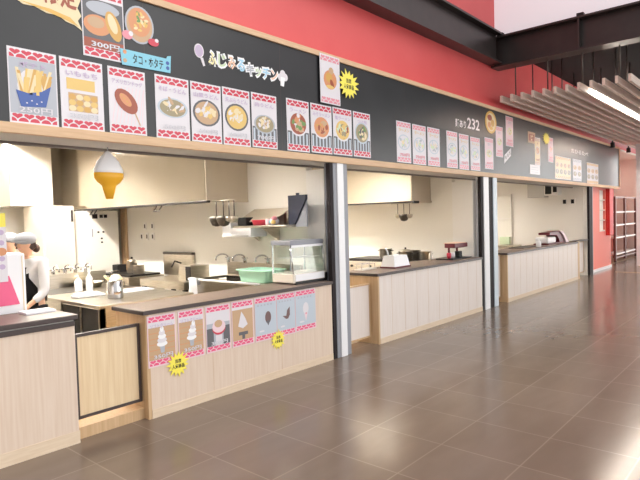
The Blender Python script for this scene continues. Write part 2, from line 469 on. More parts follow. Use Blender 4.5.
def d_fries(b, x0, x1, z0, z1, y):
    w = x1-x0; h = z1-z0; cx = (x0+x1)/2; R = random.Random(3)
    b.rect(x0+.008, x1-.008, z0, z1, y, 'greyprint')
    b.ell(cx, z0+.50*h, .33*w, .34*h, y-.0002, 'paper')
    for i in range(34):
        a = R.uniform(-.35, .35); bx = cx+R.uniform(-.27, .27)*w
        dx, dz = math.sin(a), math.cos(a); L = h*R.uniform(.3, .5); q = .016*w+.005
        p = (bx, z0+.36*h)
        b.poly([(p[0]-q, p[1]), (p[0]+q, p[1]), (p[0]+q+dx*L, p[1]+dz*L), (p[0]-q+dx*L, p[1]+dz*L)], y-.0004-.00005*i, ('fry', 'fry2', 'creamp')[i % 3])
    b.poly([(cx-.27*w, z0+.12*h), (cx+.24*w, z0+.16*h), (cx+.36*w, z0+.56*h), (cx+.16*w, z0+.44*h), (cx-.12*w, z0+.38*h), (cx-.36*w, z0+.42*h)], y-.002, 'blue')
    for i in range(4): b.ell(cx-.15*w+i*.1*w, z0+(.2+.05*(i % 2))*h, .02*w, .012*h, y-.0022, 'paper', 8)
def d_balls(b, x0, x1, z0, z1, y):
    w = x1-x0; h = z1-z0; cx = (x0+x1)/2
    b.rect(cx-.36*w, cx+.30*w, z0+.58*h, z0+.80*h, y, 'fry')
    b.rect(cx-.33*w, cx+.36*w, z0+.16*h, z0+.52*h, y, 'tan')
    for r in range(3):
        for k in range(4): b.ell(cx-.24*w+k*.17*w, z0+(.22+.11*r)*h, .085*w, .058*h, y-.0003-.0001*r, ('creamp', 'fry', 'fry2')[(r+k) % 3], 12)
def d_dog(b, x0, x1, z0, z1, y):
    w = x1-x0; h = z1-z0; cx = (x0+x1)/2
    for i in range(9):
        p = x0+(.06+.1*i)*w
        b.poly([(p, z0+.02*h), (p+.02*w, z0+.02*h), (min(p+.2*w, x1-.01), z0+.8*h), (min(p+.18*w, x1-.012), z0+.8*h)], y, 'paperpink')
    b.poly([(cx+.12*w, z0+.36*h), (cx+.16*w, z0+.37*h), (cx+.34*w, z0+.02*h), (cx+.30*w, z0+.02*h)], y-.0003, 'tan')
    b.ell(cx-.04*w, z0+.50*h, .36*w, .20*h, y-.0005, 'brown', 20, -.75)
    b.ell(cx-.06*w, z0+.53*h, .2*w, .09*h, y-.0007, 'orange', 16, -.75)
    for i in range(4): b.ell(cx-.16*w+.07*w*i, z0+(.62-.06*i)*h, .03*w, .015*h, y-.0009, 'fry2', 8, -.7)
def mk_bowl(rim, broth, bits, seed, fz=.52, rx=.43, rz=.30, floorc=None):
    def d(b, x0, x1, z0, z1, y):
        w = x1-x0; h = z1-z0
        if floorc:
            b.rect(x0+.008, x1-.008, z0, z0+.34*h, y, floorc)
            for i in range(6):
                p = x0+(.05+.16*i)*w; b.rect(p, p+.07*w, z0, z0+.3*h, y-.0001, 'bluegrey')
        bowl(b, (x0+x1)/2, z0+fz*h, rx*w, rz*h, y-.0003, rim, broth, bits, seed)
    return d
def d_chicken(b, x0, x1, z0, z1, y):
    w = x1-x0; h = z1-z0; cx = (x0+x1)/2
    b.ell(cx, z0+.46*h, .38*w, .33*h, y, 'paper'); b.ell(cx, z0+.50*h, .33*w, .27*h, y-.0003, 'orange')
    b.ell(cx+.05*w, z0+.76*h, .12*w, .1*h, y-.0004, 'tan')
    b.ell(cx-.06*w, z0+.56*h, .17*w, .14*h, y-.0006, 'fry2'); b.ell(cx+.08*w, z0+.40*h, .08*w, .13*h, y-.0008, 'brown', 16, .5)
    b.ell(cx-.02*w, z0+.30*h, .2*w, .05*h, y-.0009, 'fry')
def d_bun(b, x0, x1, z0, z1, y):
    w = x1-x0; h = z1-z0; cx = (x0+x1)/2
    b.rect(x0+.008, x1-.008, z0+.16*h, z1-.05*h, y, 'darkgrey'); b.rect(x0+.008, x1-.008, z0, z0+.18*h, y-.0001, 'brown')
    b.ell(cx, z0+.80*h, .40*w, .13*h, y-.0002, 'greyprint')
    b.ell(cx-.15*w, z0+.45*h, .32*w, .2*h, y-.0004, 'orange'); b.ell(cx-.18*w, z0+.5*h, .2*w, .11*h, y-.0006, 'tan')
    b.ell(cx+.24*w, z0+.50*h, .17*w, .30*h, y-.0008, 'fry2', 20, .35); b.ell(cx+.22*w, z0+.55*h, .1*w, .2*h, y-.001, 'creamp', 16, .35)
def d_soft(bgm, tilt):
    def d(b, x0, x1, z0, z1, y):
        w = x1-x0; h = z1-z0; cx = (x0+x1)/2
        b.rect(x0+.008, x1-.008, z0, z0+.86*h, y, bgm)
        for i in range(5): b.rect(x0+.01, x1-.01, z0+(.1+.15*i)*h, z0+(.115+.15*i)*h, y-.0001, 'orange')
        b.poly([(cx-.05*w, z0+.16*h), (cx+.07*w, z0+.16*h), (cx+.1*w, z0+.36*h), (cx-.09*w, z0+.36*h)], y-.0003, 'greyprint')
        for i, (r, z) in enumerate(((.19, .40), (.17, .50), (.145, .60), (.11, .70), (.07, .79), (.035, .87))):
            b.ell(cx+tilt*i*.01*w, z0+z*h, r*w, .075*h, y-.0006-.0001*i, 'paper' if i % 2 else 'white', 14)
    return d
def d_cup(b, x0, x1, z0, z1, y):
    w = x1-x0; h = z1-z0; cx = (x0+x1)/2
    b.rect(x0+.008, x1-.008, z0, z0+.66*h, y, 'greyprint')
    b.rect(x0+.03*w, x0+.30*w, z0, z0+.52*h, y-.0002, 'darkgrey'); b.rect(x1-.30*w, x1-.03*w, z0, z0+.55*h, y-.0002, 'darkgrey')
    b.rect(cx-.12*w, cx+.14*w, z0, z0+.3*h, y-.0003, 'paper')
    b.ell(cx+.02*w, z0+.50*h, .27*w, .2*h, y-.0005, 'crimson'); b.ell(cx+.02*w, z0+.55*h, .27*w, .19*h, y-.0007, 'paperpink')
    b.ell(cx+.0*w, z0+.63*h, .16*w, .11*h, y-.0009, 'tan')
def d_white_soft(b, x0, x1, z0, z1, y):
    w = x1-x0; h = z1-z0; cx = (x0+x1)/2
    b.rect(x0+.008, x1-.008, z0, z0+.92*h, y, 'tan')
    b.poly([(cx-.22*w, z0+.42*h), (cx, z0+.34*h), (cx+.22*w, z0+.44*h), (cx+.1*w, z0+.66*h), (cx-.06*w, z0+.86*h), (cx-.14*w, z0+.64*h)], y-.0003, 'paper')
    b.rect(cx-.2*w, cx+.22*w, z0+.14*h, z0+.24*h, y-.0003, 'darkgrey'); b.rect(cx-.05*w, cx+.08*w, z0+.02*h, z0+.2*h, y-.0004, 'darkgrey')
def d_scoop(kind):
    def d(b, x0, x1, z0, z1, y):
        w = x1-x0; h = z1-z0; cx = (x0+x1)/2
        b.rect(x0+.004, x1-.004, z0, z1, y, 'bluegrey')
        for i in range(5): b.rect(x0+(.12+.15*i)*w, x0+(.19+.15*i)*w, z1-.10*h, z1-.05*h, y-.0002, 'greyprint')
        if kind == 0: b.ell(cx+.1*w, z0+.52*h, .14*w, .19*h, y-.0003, 'cocoa'); b.poly([(cx, z0+.42*h), (cx+.2*w, z0+.42*h), (cx+.1*w, z0+.26*h)], y-.0004, 'darkgrey')
        if kind == 1: b.poly([(cx-.2*w, z0+.46*h), (cx+.0*w, z0+.44*h), (cx+.05*w, z0+.62*h), (cx+.2*w, z0+.72*h), (cx+.2*w, z0+.46*h), (cx+.1*w, z0+.34*h), (cx-.02*w, z0+.34*h)], y-.0003, 'cocoa')
        if kind == 2: b.ell(cx, z0+.55*h, .14*w, .2*h, y-.0003, 'paper'); b.poly([(cx-.08*w, z0+.38*h), (cx+.08*w, z0+.38*h), (cx, z0+.12*h)], y-.0004, 'paperpink'); b.ell(cx+.01*w, z0+.38*h, .04*w, .03*h, y-.0006, 'rose', 10)
        b.ell(x0+.3*w, z0+.12*h, .12*w, .03*h, y-.0003, 'paper')
    return d

GA = 'snack posters on the menu board'
poster(1.413, 1.728, 2.24, 2.736, d_fries, 'ポテト', '250円', 'french fries poster with a blue box, leftmost on the menu board', group=GA)
poster(1.749, 2.062, 2.24, 2.737, d_balls, 'いももち', '350円', 'poster of yellow potato balls in a tray, right of the fries poster', group=GA)
poster(2.104, 2.413, 2.245, 2.737, d_dog, 'アメリカンドッグ', None, 'poster of one reddish brown corn dog on the menu board', group=GA)
GB = 'noodle posters under the kitchen name'
poster(2.50, 2.822, 2.243, 2.748, mk_bowl('bluegrey', 'broth', ['paper', 'creamp', 'broth', 'tan'], 11, .5, .45, .22), 'そば・うどん', '500円', 'noodle poster with a wide pale bowl of clear broth, right of the corn dog poster', group=GB)
poster(2.841, 3.163, 2.244, 2.751, mk_bowl('darkgrey', 'tan', ['creamp', 'paper', 'fry'], 12, .5, .45, .31), '山菜うどん', '600円', 'poster of a dark bowl heaped with white and tan noodles, second under the kitchen name', group=GB)
poster(3.18, 3.502, 2.244, 2.758, mk_bowl('darkgrey', 'fry', ['creamp', 'fry', 'paper'], 13, .5, .43, .33), '天ぷらうどん', '650円', 'poster of a dark bowl of yellow tempura noodles, third under the kitchen name', group=GB)
poster(3.524, 3.852, 2.25, 2.763, mk_bowl('greyprint', 'broth', ['creamp', 'tan', 'paper'], 14, .42, .42, .24, 'darkgrey'), '肉うどん', '700円', 'poster reading 700 yen with a pale glass bowl, fourth under the kitchen name', group=GB)
GC = 'four striped-mat noodle posters above the first post'
poster(3.992, 4.324, 2.253, 2.776, mk_bowl('paper', 'brown', ['tan', 'green', 'paper', 'orange'], 15, .55, .42, .33, 'darkgrey'), 'ラーメン', None, 'noodle poster with green leeks on brown broth, directly under the round fried food poster', group=GC)
poster(4.354, 4.695, 2.26, 2.779, mk_bowl('paper', 'orange', ['orange', 'brown', 'fry2', 'tan'], 16, .55, .42, .33, 'darkgrey'), 'みそラーメン', None, 'orange noodle bowl poster, second in the four above the first post', group=GC)
poster(4.717, 5.053, 2.264, 2.784, mk_bowl('paper', 'fry', ['lgreen', 'fry', 'broth', 'brown'], 17, .55, .42, .33, 'darkgrey'), '塩ラーメン', None, 'yellow and green noodle bowl poster, third in the four above the first post', group=GC)
poster(5.082, 5.413, 2.267, 2.785, mk_bowl('bluegrey', 'broth', ['darkgrey', 'creamp', 'green', 'creamp'], 18, .55, .42, .33, 'darkgrey'), 'つけ麺', None, 'grey noodle bowl poster with a cream egg, rightmost of the four above the first post', group=GC)
poster(4.498, 4.831, 2.80, 3.322, d_chicken, None, None, 'white poster of a round orange fried dish beside the yellow starburst', bandmat='rose', y=-.021)
GD = 'pale ramen posters right of the first post'
for k, (x0, x1, z0, z1, l) in enumerate(((5.982, 6.322, 2.256, 2.782, 'pale pink ramen poster, first of three left of the 232 lettering'),
        (6.365, 6.708, 2.252, 2.78, 'pale pink ramen poster, middle of three left of the 232 lettering'),
        (6.755, 7.091, 2.253, 2.784, 'pale pink ramen poster, third of three left of the 232 lettering'),
        (7.297, 7.63, 2.256, 2.79, 'pale pink ramen poster at the left under the 232 lettering'),
        (7.685, 8.0, 2.25, 2.784, 'pale pink ramen poster in the middle under the 232 lettering'),
        (8.06, 8.398, 2.254, 2.773, 'pale pink ramen poster at the right under the 232 lettering'))):
    poster(x0, x1, z0, z1, mk_bowl('bluegrey', 'paper', ['lgreen', 'paper', 'greyprint', 'bluegrey', 'creamp'], 30+k, .5, .42, .26), 'ラーメン', '750円', l, group=GD, bandmat='rose', bg='paper', titlemat='gold', pricemat='rose')
GE = 'staggered pink posters by the gold badge'
for k, (x0, x1, z0, z1, l) in enumerate(((8.575, 8.903, 2.303, 2.812, 'pale pink set meal poster lowest of the three stepping up, under the gold badge'),
        (9.014, 9.303, 2.53, 3.043, 'pale pink set meal poster in the middle of the three stepping up'),
        (9.439, 9.76, 2.743, 3.265, 'pale pink set meal poster highest of the three, touching the top trim'))):
    poster(x0, x1, z0, z1, mk_bowl('paper', 'creamp', ['tan', 'paper', 'lgreen'], 40+k, .5, .38, .2), '定食', '800円', l, group=GE, bandmat='rose', bg='paperpink', titlemat='greyprint', pricemat='rose', y=-.0)
poster(10.805, 11.103, 2.487, 3.021, mk_bowl('paper', 'tan', ['orange', 'creamp'], 45, .55, .4, .2), '丼', '700円', 'narrow tan poster hanging between the brown tag and the white card', bandmat='tan', bg='creamp', titlemat='brown', pricemat='brown')
poster(11.562, 11.862, 2.588, 3.093, mk_bowl('paper', 'paperpink', ['rose', 'creamp'], 46, .55, .4, .2), '丼', '700円', 'narrow pink poster hanging under the small yellow star', bandmat='rose', bg='paperpink', pricemat='rose')
def d_cols(n):
    def d(b, x0, x1, z0, z1, y):
        w = (x1-x0)/n
        for i in range(n):
            bowl(b, x0+(i+.5)*w, z0+.66*(z1-z0), w*.4, .16*(z1-z0), y, 'creamp', 'tan', ['orange', 'paper', 'green'], 60+i, 8)
            bowl(b, x0+(i+.5)*w, z0+.26*(z1-z0), w*.4, .16*(z1-z0), y, 'greyprint', 'broth', ['paper', 'tan'], 70+i, 8)
    return d
GF = 'small cream posters at the end of the board'
poster(11.974, 13.003, 2.272, 2.752, d_cols(4), None, None, 'wide cream poster of four dishes, leftmost of three at the far end of the board', group=GF, bandmat='gold', bg='creamp', n=8)
poster(13.146, 13.802, 2.268, 2.758, d_cols(2), None, None, 'white poster of two dishes, middle of three at the far end of the board', group=GF, bandmat='greyprint', bg='paper', n=5)
poster(14.221, 15.215, 2.244, 2.743, d_cols(3), None, None, 'cream poster of three dishes, last one before the end of the board', group=GF, bandmat='gold', bg='paper', n=8)
# upper row, left
poster(1.925, 2.25, 2.779, 3.288, d_bun, None, '300円', '300 yen poster of an orange bun, above the corn dog poster', bg='paper')

b = B()
pts = [(1.44, 3.288), (1.49, 3.05), (1.53, 3.03), (1.60, 3.035), (1.68, 3.01), (1.76, 3.015), (1.81, 2.985), (1.87, 2.975), (1.925, 2.945), (1.895, 3.01), (1.922, 3.05), (1.895, 3.10), (1.92, 3.16), (1.90, 3.22), (1.92, 3.288)]
b.prism(pts, -.0045, -.0003, 'creamp')
b.poly([(1.50, 3.05), (1.68, 3.022), (1.81, 2.995), (1.90, 2.97), (1.84, 3.02), (1.7, 3.045)], -.005, 'gold')
b.text('限定', 1.67, 1.89, 3.075, 3.26, -.0056, 'brown', .03)
b.text('数量', 1.46, 1.65, 3.09, 3.27, -.0056, 'brown', .03)
b.build('brush_stroke_sign', None, 'cream and gold brush stroke cutout with brown characters at the top left', 'sign')

b = B()
cx, cz = 2.385, 3.10
b.prism([(cx+.125*math.cos(a), cz+.145*math.sin(a)) for a in [k*math.pi/14 for k in range(28)]], -.004, -.0003, 'greyprint')
b.ell(cx, cz, .112, .132, -.0045, 'tan'); b.ell(cx, cz+.02, .095, .11, -.005, 'orange')
R = random.Random(5)
for i in range(22):
    a = R.uniform(0, 6.28); d = R.uniform(0, .8)
    b.ell(cx+.08*d*math.cos(a), cz+.02+.09*d*math.sin(a), .02, .011, -.0055-.00004*i, ('fry', 'gold', 'green', 'creamp')[i % 4], 8, R.uniform(0, 3))
b.ell(cx-.11, cz-.10, .045, .035, -.008, 'rose', 10); b.ell(cx-.08, cz-.085, .02, .02, -.0085, 'paper', 8)
b.ell(cx+.115, cz-.11, .05, .03, -.008, 'crimson', 10); b.ell(cx+.145, cz-.09, .018, .016, -.0085, 'paper', 8)
b.build('pancake_cutout', None, 'round cutout of a golden topped pancake with pink corners, above the blue banner', 'sign')

b = B()
b.prism([(2.205, 2.885), (2.22, 2.765), (2.645, 2.775), (2.655, 2.915), (2.62, 2.905), (2.61, 2.885)], -.012, -.0085, 'sky')
b.text('タコ・ホタテ', 2.31, 2.58, 2.79, 2.865, -.0127, 'ink', .015)
for x, z, m in ((2.245, 2.865, 'orange'), (2.245, 2.80, 'tan'), (2.62, 2.85, 'blue'), (2.62, 2.81, 'blue')): b.ell(x, z, .016, .016, -.0128, m, 10)
b.build('blue_banner', None, 'light blue banner of dark katakana below the round pancake cutout', 'sign')

# the kitchen's name
t = thing('kitchen_name_lettering', 'colourful puffy letters naming the kitchen in the middle of the slate board', 'sign', (3.45, -.01, 2.88))
chars = [('ふ', 'lyel', 'lgreen'), ('じ', 'lgreen', 'lgreen'), ('み', 'lpink', 'lyel'), ('る', 'lblue', 'lblue'), ('キ', 'greyprint', 'lgreen'), ('ッ', 'lgreen', 'lgreen'), ('チ', 'lblue', 'lyel'), ('ン', 'lpink', 'lpink')]
x = 3.035
for i, (ch, m1, m2) in enumerate(chars):
    wd = .082 if ch == 'ッ' else .098
    hh = .085 if ch == 'ッ' else (.12 if i < 4 else .108)
    zb = 2.925 if i < 4 else 2.915
    b = B(); b.text(ch, x-.012, x+wd+.012, zb-.014, zb+hh+.014, -.003, 'white', .08).text(ch, x+.004, x+wd-.004, zb+.004, zb+hh-.004, -.0045, m1, .03)
    b.build('letter', t)
    x += wd + .012
b = B()
pts = [(2.945+.05*math.cos(a), 3.02+.06*math.sin(a)) for a in [k*math.pi/10 for k in range(20)]]
b.prism(pts, -.004, -.0003, 'paper').ell(2.945, 3.02, .041, .05, -.0045, 'lilac')
for k in range(3): b.rect(2.928+.014*k, 2.932+.014*k, 2.985, 3.055, -.005, 'greyprint')
b.prism([(2.955, 2.965), (2.985, 2.97), (3.005, 2.905), (2.985, 2.895)], -.004, -.0003, 'paper')
b.build('whisk_icon', t, 'lilac whisk')
b = B()
for c in ((3.925, 2.965, .036), (3.955, 3.0, .038), (3.99, 2.975, .034)): b.prism([(c[0]+c[2]*math.cos(a), c[1]+c[2]*1.1*math.sin(a)) for a in [k*math.pi/8 for k in range(16)]], -.004+.0002*c[2], -.0003, 'paper')
b.prism([(3.925, 2.97), (3.92, 2.885), (3.965, 2.88), (3.985, 2.97)], -.0044, -.0003, 'white')
b.build('chef_hat_icon', t, 'white chef hat')

def starburst(cx, cz, r, y, label, group=None, lines=('当店', '人気商品'), seed=1, asp=1):
    R = random.Random(seed); b = B(); pts = []
    n = 15
    for k in range(2*n):
        a = 2*math.pi*k/(2*n); rr = r*(R.uniform(.98, 1.18) if k % 2 else .70)
        pts.append((cx+asp*rr*math.cos(a), cz+rr*math.sin(a)))
    b.prism(pts, y-.004, y-.0003, 'yellow')
    if lines:
        b.text(lines[0], cx-.30*r, cx+.30*r, cz+.08*r, cz+.42*r, y-.0047, 'ink', .03)
        b.text(lines[1], cx-.60*r, cx+.60*r, cz-.36*r, cz+.0*r, y-.0047, 'ink', .03)
    return b.build('starburst_sticker', None, label, 'sticker', group)
starburst(4.985, 3.065, .155, -.026, 'yellow starburst sticker high on the slate board beside the round fried food poster', seed=2, asp=1.1)
starburst(11.46, 3.05, .12, -.005, 'small yellow star sticker near the far end of the slate board', lines=None, seed=4, asp=1.6)

b = B(); b.text('麺あり', 7.58, 7.93, 2.875, 3.0, -.002, 'paper', .02); b.text('232', 7.97, 8.40, 2.89, 3.06, -.002, 'paper', .02)
b.build('shop_lettering', None, 'white lettering ending in 232 on the slate board', 'sign')
b = B(); b.text('おひるたべ', 13.05, 14.36, 2.885, 2.985, -.002, 'paper', .02)
b.build('shop_lettering', None, 'small white kana lettering near the far end of the slate board', 'sign')
b = B(); cx, cz = 8.83, 3.08
b.prism([(cx+.22*math.cos(a), cz+.185*math.sin(a)) for a in [k*math.pi/14 for k in range(28)]], -.004, -.0003, 'gold')
b.ell(cx, cz, .17, .15, -.005, 'creamp'); b.ell(cx-.05, cz+.07, .09, .05, -.006, 'brown'); b.ell(cx+.06, cz-.01, .07, .06, -.0062, 'fry2'); b.ell(cx-.07, cz-.05, .06, .05, -.0064, 'orange'); b.ell(cx, cz-.1, .07, .03, -.0066, 'gold')
b.build('gold_badge', None, 'gold oval badge on the slate board right of the 232 lettering', 'sign')
b = B(); b.prism([(9.35, 2.43), (9.37, 2.575), (9.66, 2.725), (9.64, 2.58)], -.004, -.0003, 'paper')
for k in range(3): b.text('麺', 9.39+.085*k, 9.46+.085*k, 2.50+.045*k, 2.57+.045*k, -.0047, 'darkgrey', .01, .45)
b.build('slanted_card', None, 'slanted white card on the slate board under the stepped posters', 'sign')
b = B().box(10.477, 10.841, -.004, -.0003, 2.89, 3.10, 'tan'); b.rect(10.51, 10.80, 2.93, 3.06, -.0045, 'brown'); b.text('丼', 10.58, 10.74, 2.94, 3.05, -.005, 'creamp', .02)
b.build('brown_tag', None, 'brown and tan square tag at the top of the narrow tan poster', 'sign')
b = B().box(10.556, 11.08, -.004, -.0003, 2.305, 2.485, 'paper')
for k in range(3): b.rect(10.62, 11.0, 2.34+.045*k, 2.352+.045*k, -.0045, 'greyprint')
b.build('white_card', None, 'small white card under the narrow tan poster, above the third opening', 'sign')

# ================================================================== POSTS
def post(name, x0, specs, y0, y1, label):
    t = thing(name, label, 'post', (x0, (y0+y1)/2, 0))
    for (a, c, ya, yb, m, nm) in specs: B().box(a, c, ya, yb, 0, 2.168, m, .003).build(nm, t)
    return t
post('shutter_post', 4.78, [(4.76, 4.868, -.012, .13, 'white', 'post_body'), (4.70, 4.76, .0, .13, 'grey', 'side_channel'), (4.868, 4.95, .0, .13, 'grey', 'side_channel'), (4.645, 4.70, .004, .06, 'dark', 'shutter_guide')], 0, .13,
     'white square post with grey channels between the first and second serving openings')
post('shutter_post', 8.7, [(8.50, 8.69, -.01, .13, 'white', 'post_body'), (8.42, 8.50, .004, .06, 'dark', 'shutter_guide'), (8.69, 8.865, .004, .06, 'dark', 'shutter_guide'), (8.865, 9.02, -.01, .13, 'bluewhite', 'side_channel')], 0, .2,
     'black and white striped post between the second and third serving openings')
post('shutter_post', 14.55, [(14.42, 14.68, .0, .05, 'dark', 'post_body'), (14.68, 14.72, .0, .05, 'grey', 'side_channel')], 0, .05, 'black post at the far end of the third opening, beside the coral wall')

# ================================================================== COUNTERS
def counter(x0, x1, label, front, side, joints, depth=.5, top0=None, zt=.87):
    t = thing('service_counter', label, 'counter', ((x0+x1)/2, depth/2, 0))
    b = B(); b.box(x0+.03, x1, .0, .03, .07, zt-.035, front)
    for j in joints: b.box(j-.0015, j+.0015, -.0008, .0, .07, zt-.035, side)
    b.build('front_panel', t)
    B().box(x0, x0+.03, .0, depth, 0, zt-.035, side).build('end_panel', t)
    B().box(x1-.03, x1, .03, depth, 0, zt-.035, side).build('end_panel', t)
    B().box(x0+.03, x1-.03, depth-.03, depth, .0, zt-.035, side).build('back_panel', t)
    B().box(x0+.03, x1, -.004, .03, 0, .07, 'kick').build('kickboard', t)
    b = B(); b.box(x0-.03 if top0 is None else top0, x1, -.022, depth+.02, zt-.033, zt, 'topedge', .004); b.box((x0-.03 if top0 is None else top0)+.006, x1-.004, -.018, depth+.016, zt-.002, zt+.0015, 'top')
    b.build('worktop', t, 'brown worktop with a dark front edge')
    return t
counter(2.335, 4.62, 'pale wood serving counter carrying the row of dessert posters, under the glass case', 'wood', 'sidewood', (2.98, 3.83), .45)
counter(5.50, 8.40, 'cream panelled serving counter between the two posts', 'cream_wood', 'sidewood', [5.50+.3*k for k in range(1, 10)], .55)
counter(9.42, 13.45, 'cream panelled serving counter in the third opening, before the coral wall', 'cream_wood', 'sidewood', [9.42+.3*k for k in range(1, 14)], .55)
# leftmost counter with a doubled dark edge
t = thing('service_counter', 'pale wood counter at the left edge with a doubled dark worktop', 'counter', (.3, .25, 0))
B().box(-1.0, 1.775, 0, .03, .09, .845, 'wood').build('front_panel', t)
B().box(1.745, 1.775, .03, .44, 0, .845, 'sidewood').build('end_panel', t)
B().box(-1.0, 1.745, .41, .44, 0, .845, 'sidewood').build('back_panel', t)
B().box(-1.0, 1.78, -.004, .03, 0, .09, 'kick').build('kickboard', t)
B().box(-1.0, 1.79, -.03, .46, .892, .925, 'topedge', .005).box(-.99, 1.785, -.024, .455, .924, .927, 'top').build('worktop', t, 'dark brown top slab')
B().box(-1.0, 1.775, -.012, .45, .845, .88, 'topedge', .005).box(-1.0, 1.77, 0, .44, .88, .892, 'softgrey').build('lower_slab', t, 'dark lower slab')

def gate(x0, x1, z0, z1, y, panel, label, frame='topedge', fw=.022):
    t = thing('counter_gate', label, 'gate', ((x0+x1)/2, y, z0))
    B().box(x0+fw, x1-fw, y, y+.022, z0+fw, z1-fw, panel).build('gate_panel', t)
    b = B(); b.box(x0, x0+fw, y-.008, y+.03, z0, z1, frame).box(x1-fw, x1, y-.008, y+.03, z0, z1, frame).box(x0+fw, x1-fw, y-.008, y+.03, z1-fw, z1, frame).box(x0+fw, x1-fw, y-.008, y+.03, z0, z0+fw, frame)
    gf = b.build('gate_frame', t)
    for z in (z0+.1, z1-.14): B().box(x0-.012, x0, y, y+.02, z, z+.06, 'chrome').build('hinge', gf, 'chrome hinge')
    return t
gate(1.80, 2.325, .14, .765, .08, 'gatewood', 'pale wooden gate with a dark frame between the two wood counters')
struct('trim_sill_1', B().box(1.78, 2.335, .06, .34, 0, .085, 'sidewood'))
gate(4.975, 5.475, .09, .75, .11, 'cream_wood', 'low cream gate just right of the white post', 'sidewood', .018)
gate(9.045, 9.40, .09, .84, .12, 'cream_wood', 'low cream gate right of the striped post', 'sidewood', .018)
gate(13.63, 14.35, .09, .84, .12, 'cream_wood', 'low cream gate beside the last black post', 'sidewood', .018)
struct('trim_sill_2', B().box(13.455, 13.60, .0, .2, 0, .88, 'sidewood').box(13.455, 14.4, .02, .2, .865, .885, 'topedge'))
# dark latch blocks
# dessert posters on the first counter
CY = -.001
GP = 'dessert posters on the front of the first counter'
poster(2.345, 2.605, .408, .822, d_soft('tan', 0), 'ソフトクリーム', '350円', 'dessert poster of white soft serve on a brown background, leftmost on the counter front', group=GP, y=CY, bandmat='hotpink', bandbg='paperpink', titlemat='lilac', bg='paper')
poster(2.631, 2.89, .409, .822, d_soft('tan', 2), 'ソフトクリーム', '350円', 'dessert poster of taller white soft serve on brown, second on the counter front', group=GP, y=CY, bandmat='hotpink', bandbg='paperpink', titlemat='lilac', bg='paper')
poster(2.912, 3.182, .41, .822, d_cup, None, '300円', 'dessert poster of a pink sundae cup between two dark blocks, third on the counter front', group=GP, y=CY, bandmat='hotpink', bandbg='paperpink', bg='paper')
poster(3.20, 3.462, .405, .825, d_white_soft, None, None, 'dessert poster of a white cone above a dark stand, fourth on the counter front', group=GP, y=CY, bandmat='hotpink', bandbg='paperpink', bg='paper')
poster(3.48, 3.765, .402, .826, d_scoop(0), None, None, 'pale dessert poster with a round dark scoop, fifth on the counter front', group=GP, y=CY, bandmat='hotpink', bandbg='paperpink', bg='paper')
poster(3.769, 4.03, .402, .828, d_scoop(1), None, None, 'pale dessert poster with a bird-shaped dark scoop on the counter front', group=GP, y=CY, bandmat='hotpink', bandbg='paperpink', bg='paper')
poster(4.034, 4.345, .405, .83, d_scoop(2), None, None, 'pale dessert poster with a small white cone, rightmost on the counter front', group=GP, y=CY, bandmat='hotpink', bandbg='paperpink', bg='paper')
starburst(2.615, .39, .1, CY-.006, 'yellow starburst sticker below the two soft serve posters on the counter front', 'starbursts on the counter front', seed=6)
starburst(3.775, .38, .092, CY-.006, 'yellow starburst sticker below the scoop posters on the counter front', 'starbursts on the counter front', seed=8)

# ================================================================== ON THE FIRST COUNTER
t = thing('display_case', 'small glass display case with a grey top on the first serving counter', 'display case', (4.38, .27, .8715))
x0, x1, y0, y1, z0, z1 = 4.14, 4.66, .11, .43, .8715, 1.335
b = B().box(x0, x1, y0, y1, z0+.015, z0+.11, 'whiteg', .006); b.build('base', t)
B().box(x0+.03, x1+.015, y0-.006, y0+.02, z0, z0+.03, 'black').box(x1-.02, x1+.018, y0-.008, y0+.05, z0+.02, z0+.09, 'black').build('black_foot', t, 'black foot rail and control')
B().box(x0+.03, x1-.03, y0-.004, y0, z0+.035, z0+.105, 'white').build('front_strip', t, 'white front strip')
B().box(x0-.005, x1+.005, y0+.03, y1+.005, z1-.05, z1, 'grey', .006).build('top_cover', t)
B().box(x0+.01, x1-.01, y0+.024, y0+.034, z1-.075, z1-.05, 'white').build('lamp_strip', t, 'white lamp strip')
for xx in (x0, x1-.014):
    B().tube([(xx+.007, y0+.008, z0+.11), (xx+.007, y0+.04, z1-.05)], .007, 'chrome', 8).build('corner_bar', t)
    B().box(xx, xx+.014, y1-.014, y1, z0+.11, z1-.05, 'chrome').build('corner_bar', t)
b = B(); b.faces([(x0+.014, y0+.008, z0+.11), (x1-.014, y0+.008, z0+.11), (x1-.014, y0+.04, z1-.05), (x0+.014, y0+.04, z1-.05),
           (x0+.014, y0+.013, z0+.11), (x1-.014, y0+.013, z0+.11), (x1-.014, y0+.045, z1-.05), (x0+.014, y0+.045, z1-.05)], [(0,1,2,3),(7,6,5,4),(0,4,5,1),(3,2,6,7),(0,3,7,4),(1,5,6,2)], 'glass')
b.build('front_glass', t)
for xx in (x0+.004, x1-.009): B().box(xx, xx+.004, y0+.03, y1-.014, z0+.11, z1-.05, 'glass').build('side_glass', t)
B().box(x0+.03, x1-.03, y0+.06, y1-.03, z0+.27, z0+.274, 'wire').build('wire_shelf', t)
B().box(4.40, 4.405, y1-.03, y1-.022, z0+.11, z1-.05, 'grey').build('door_divider', t)

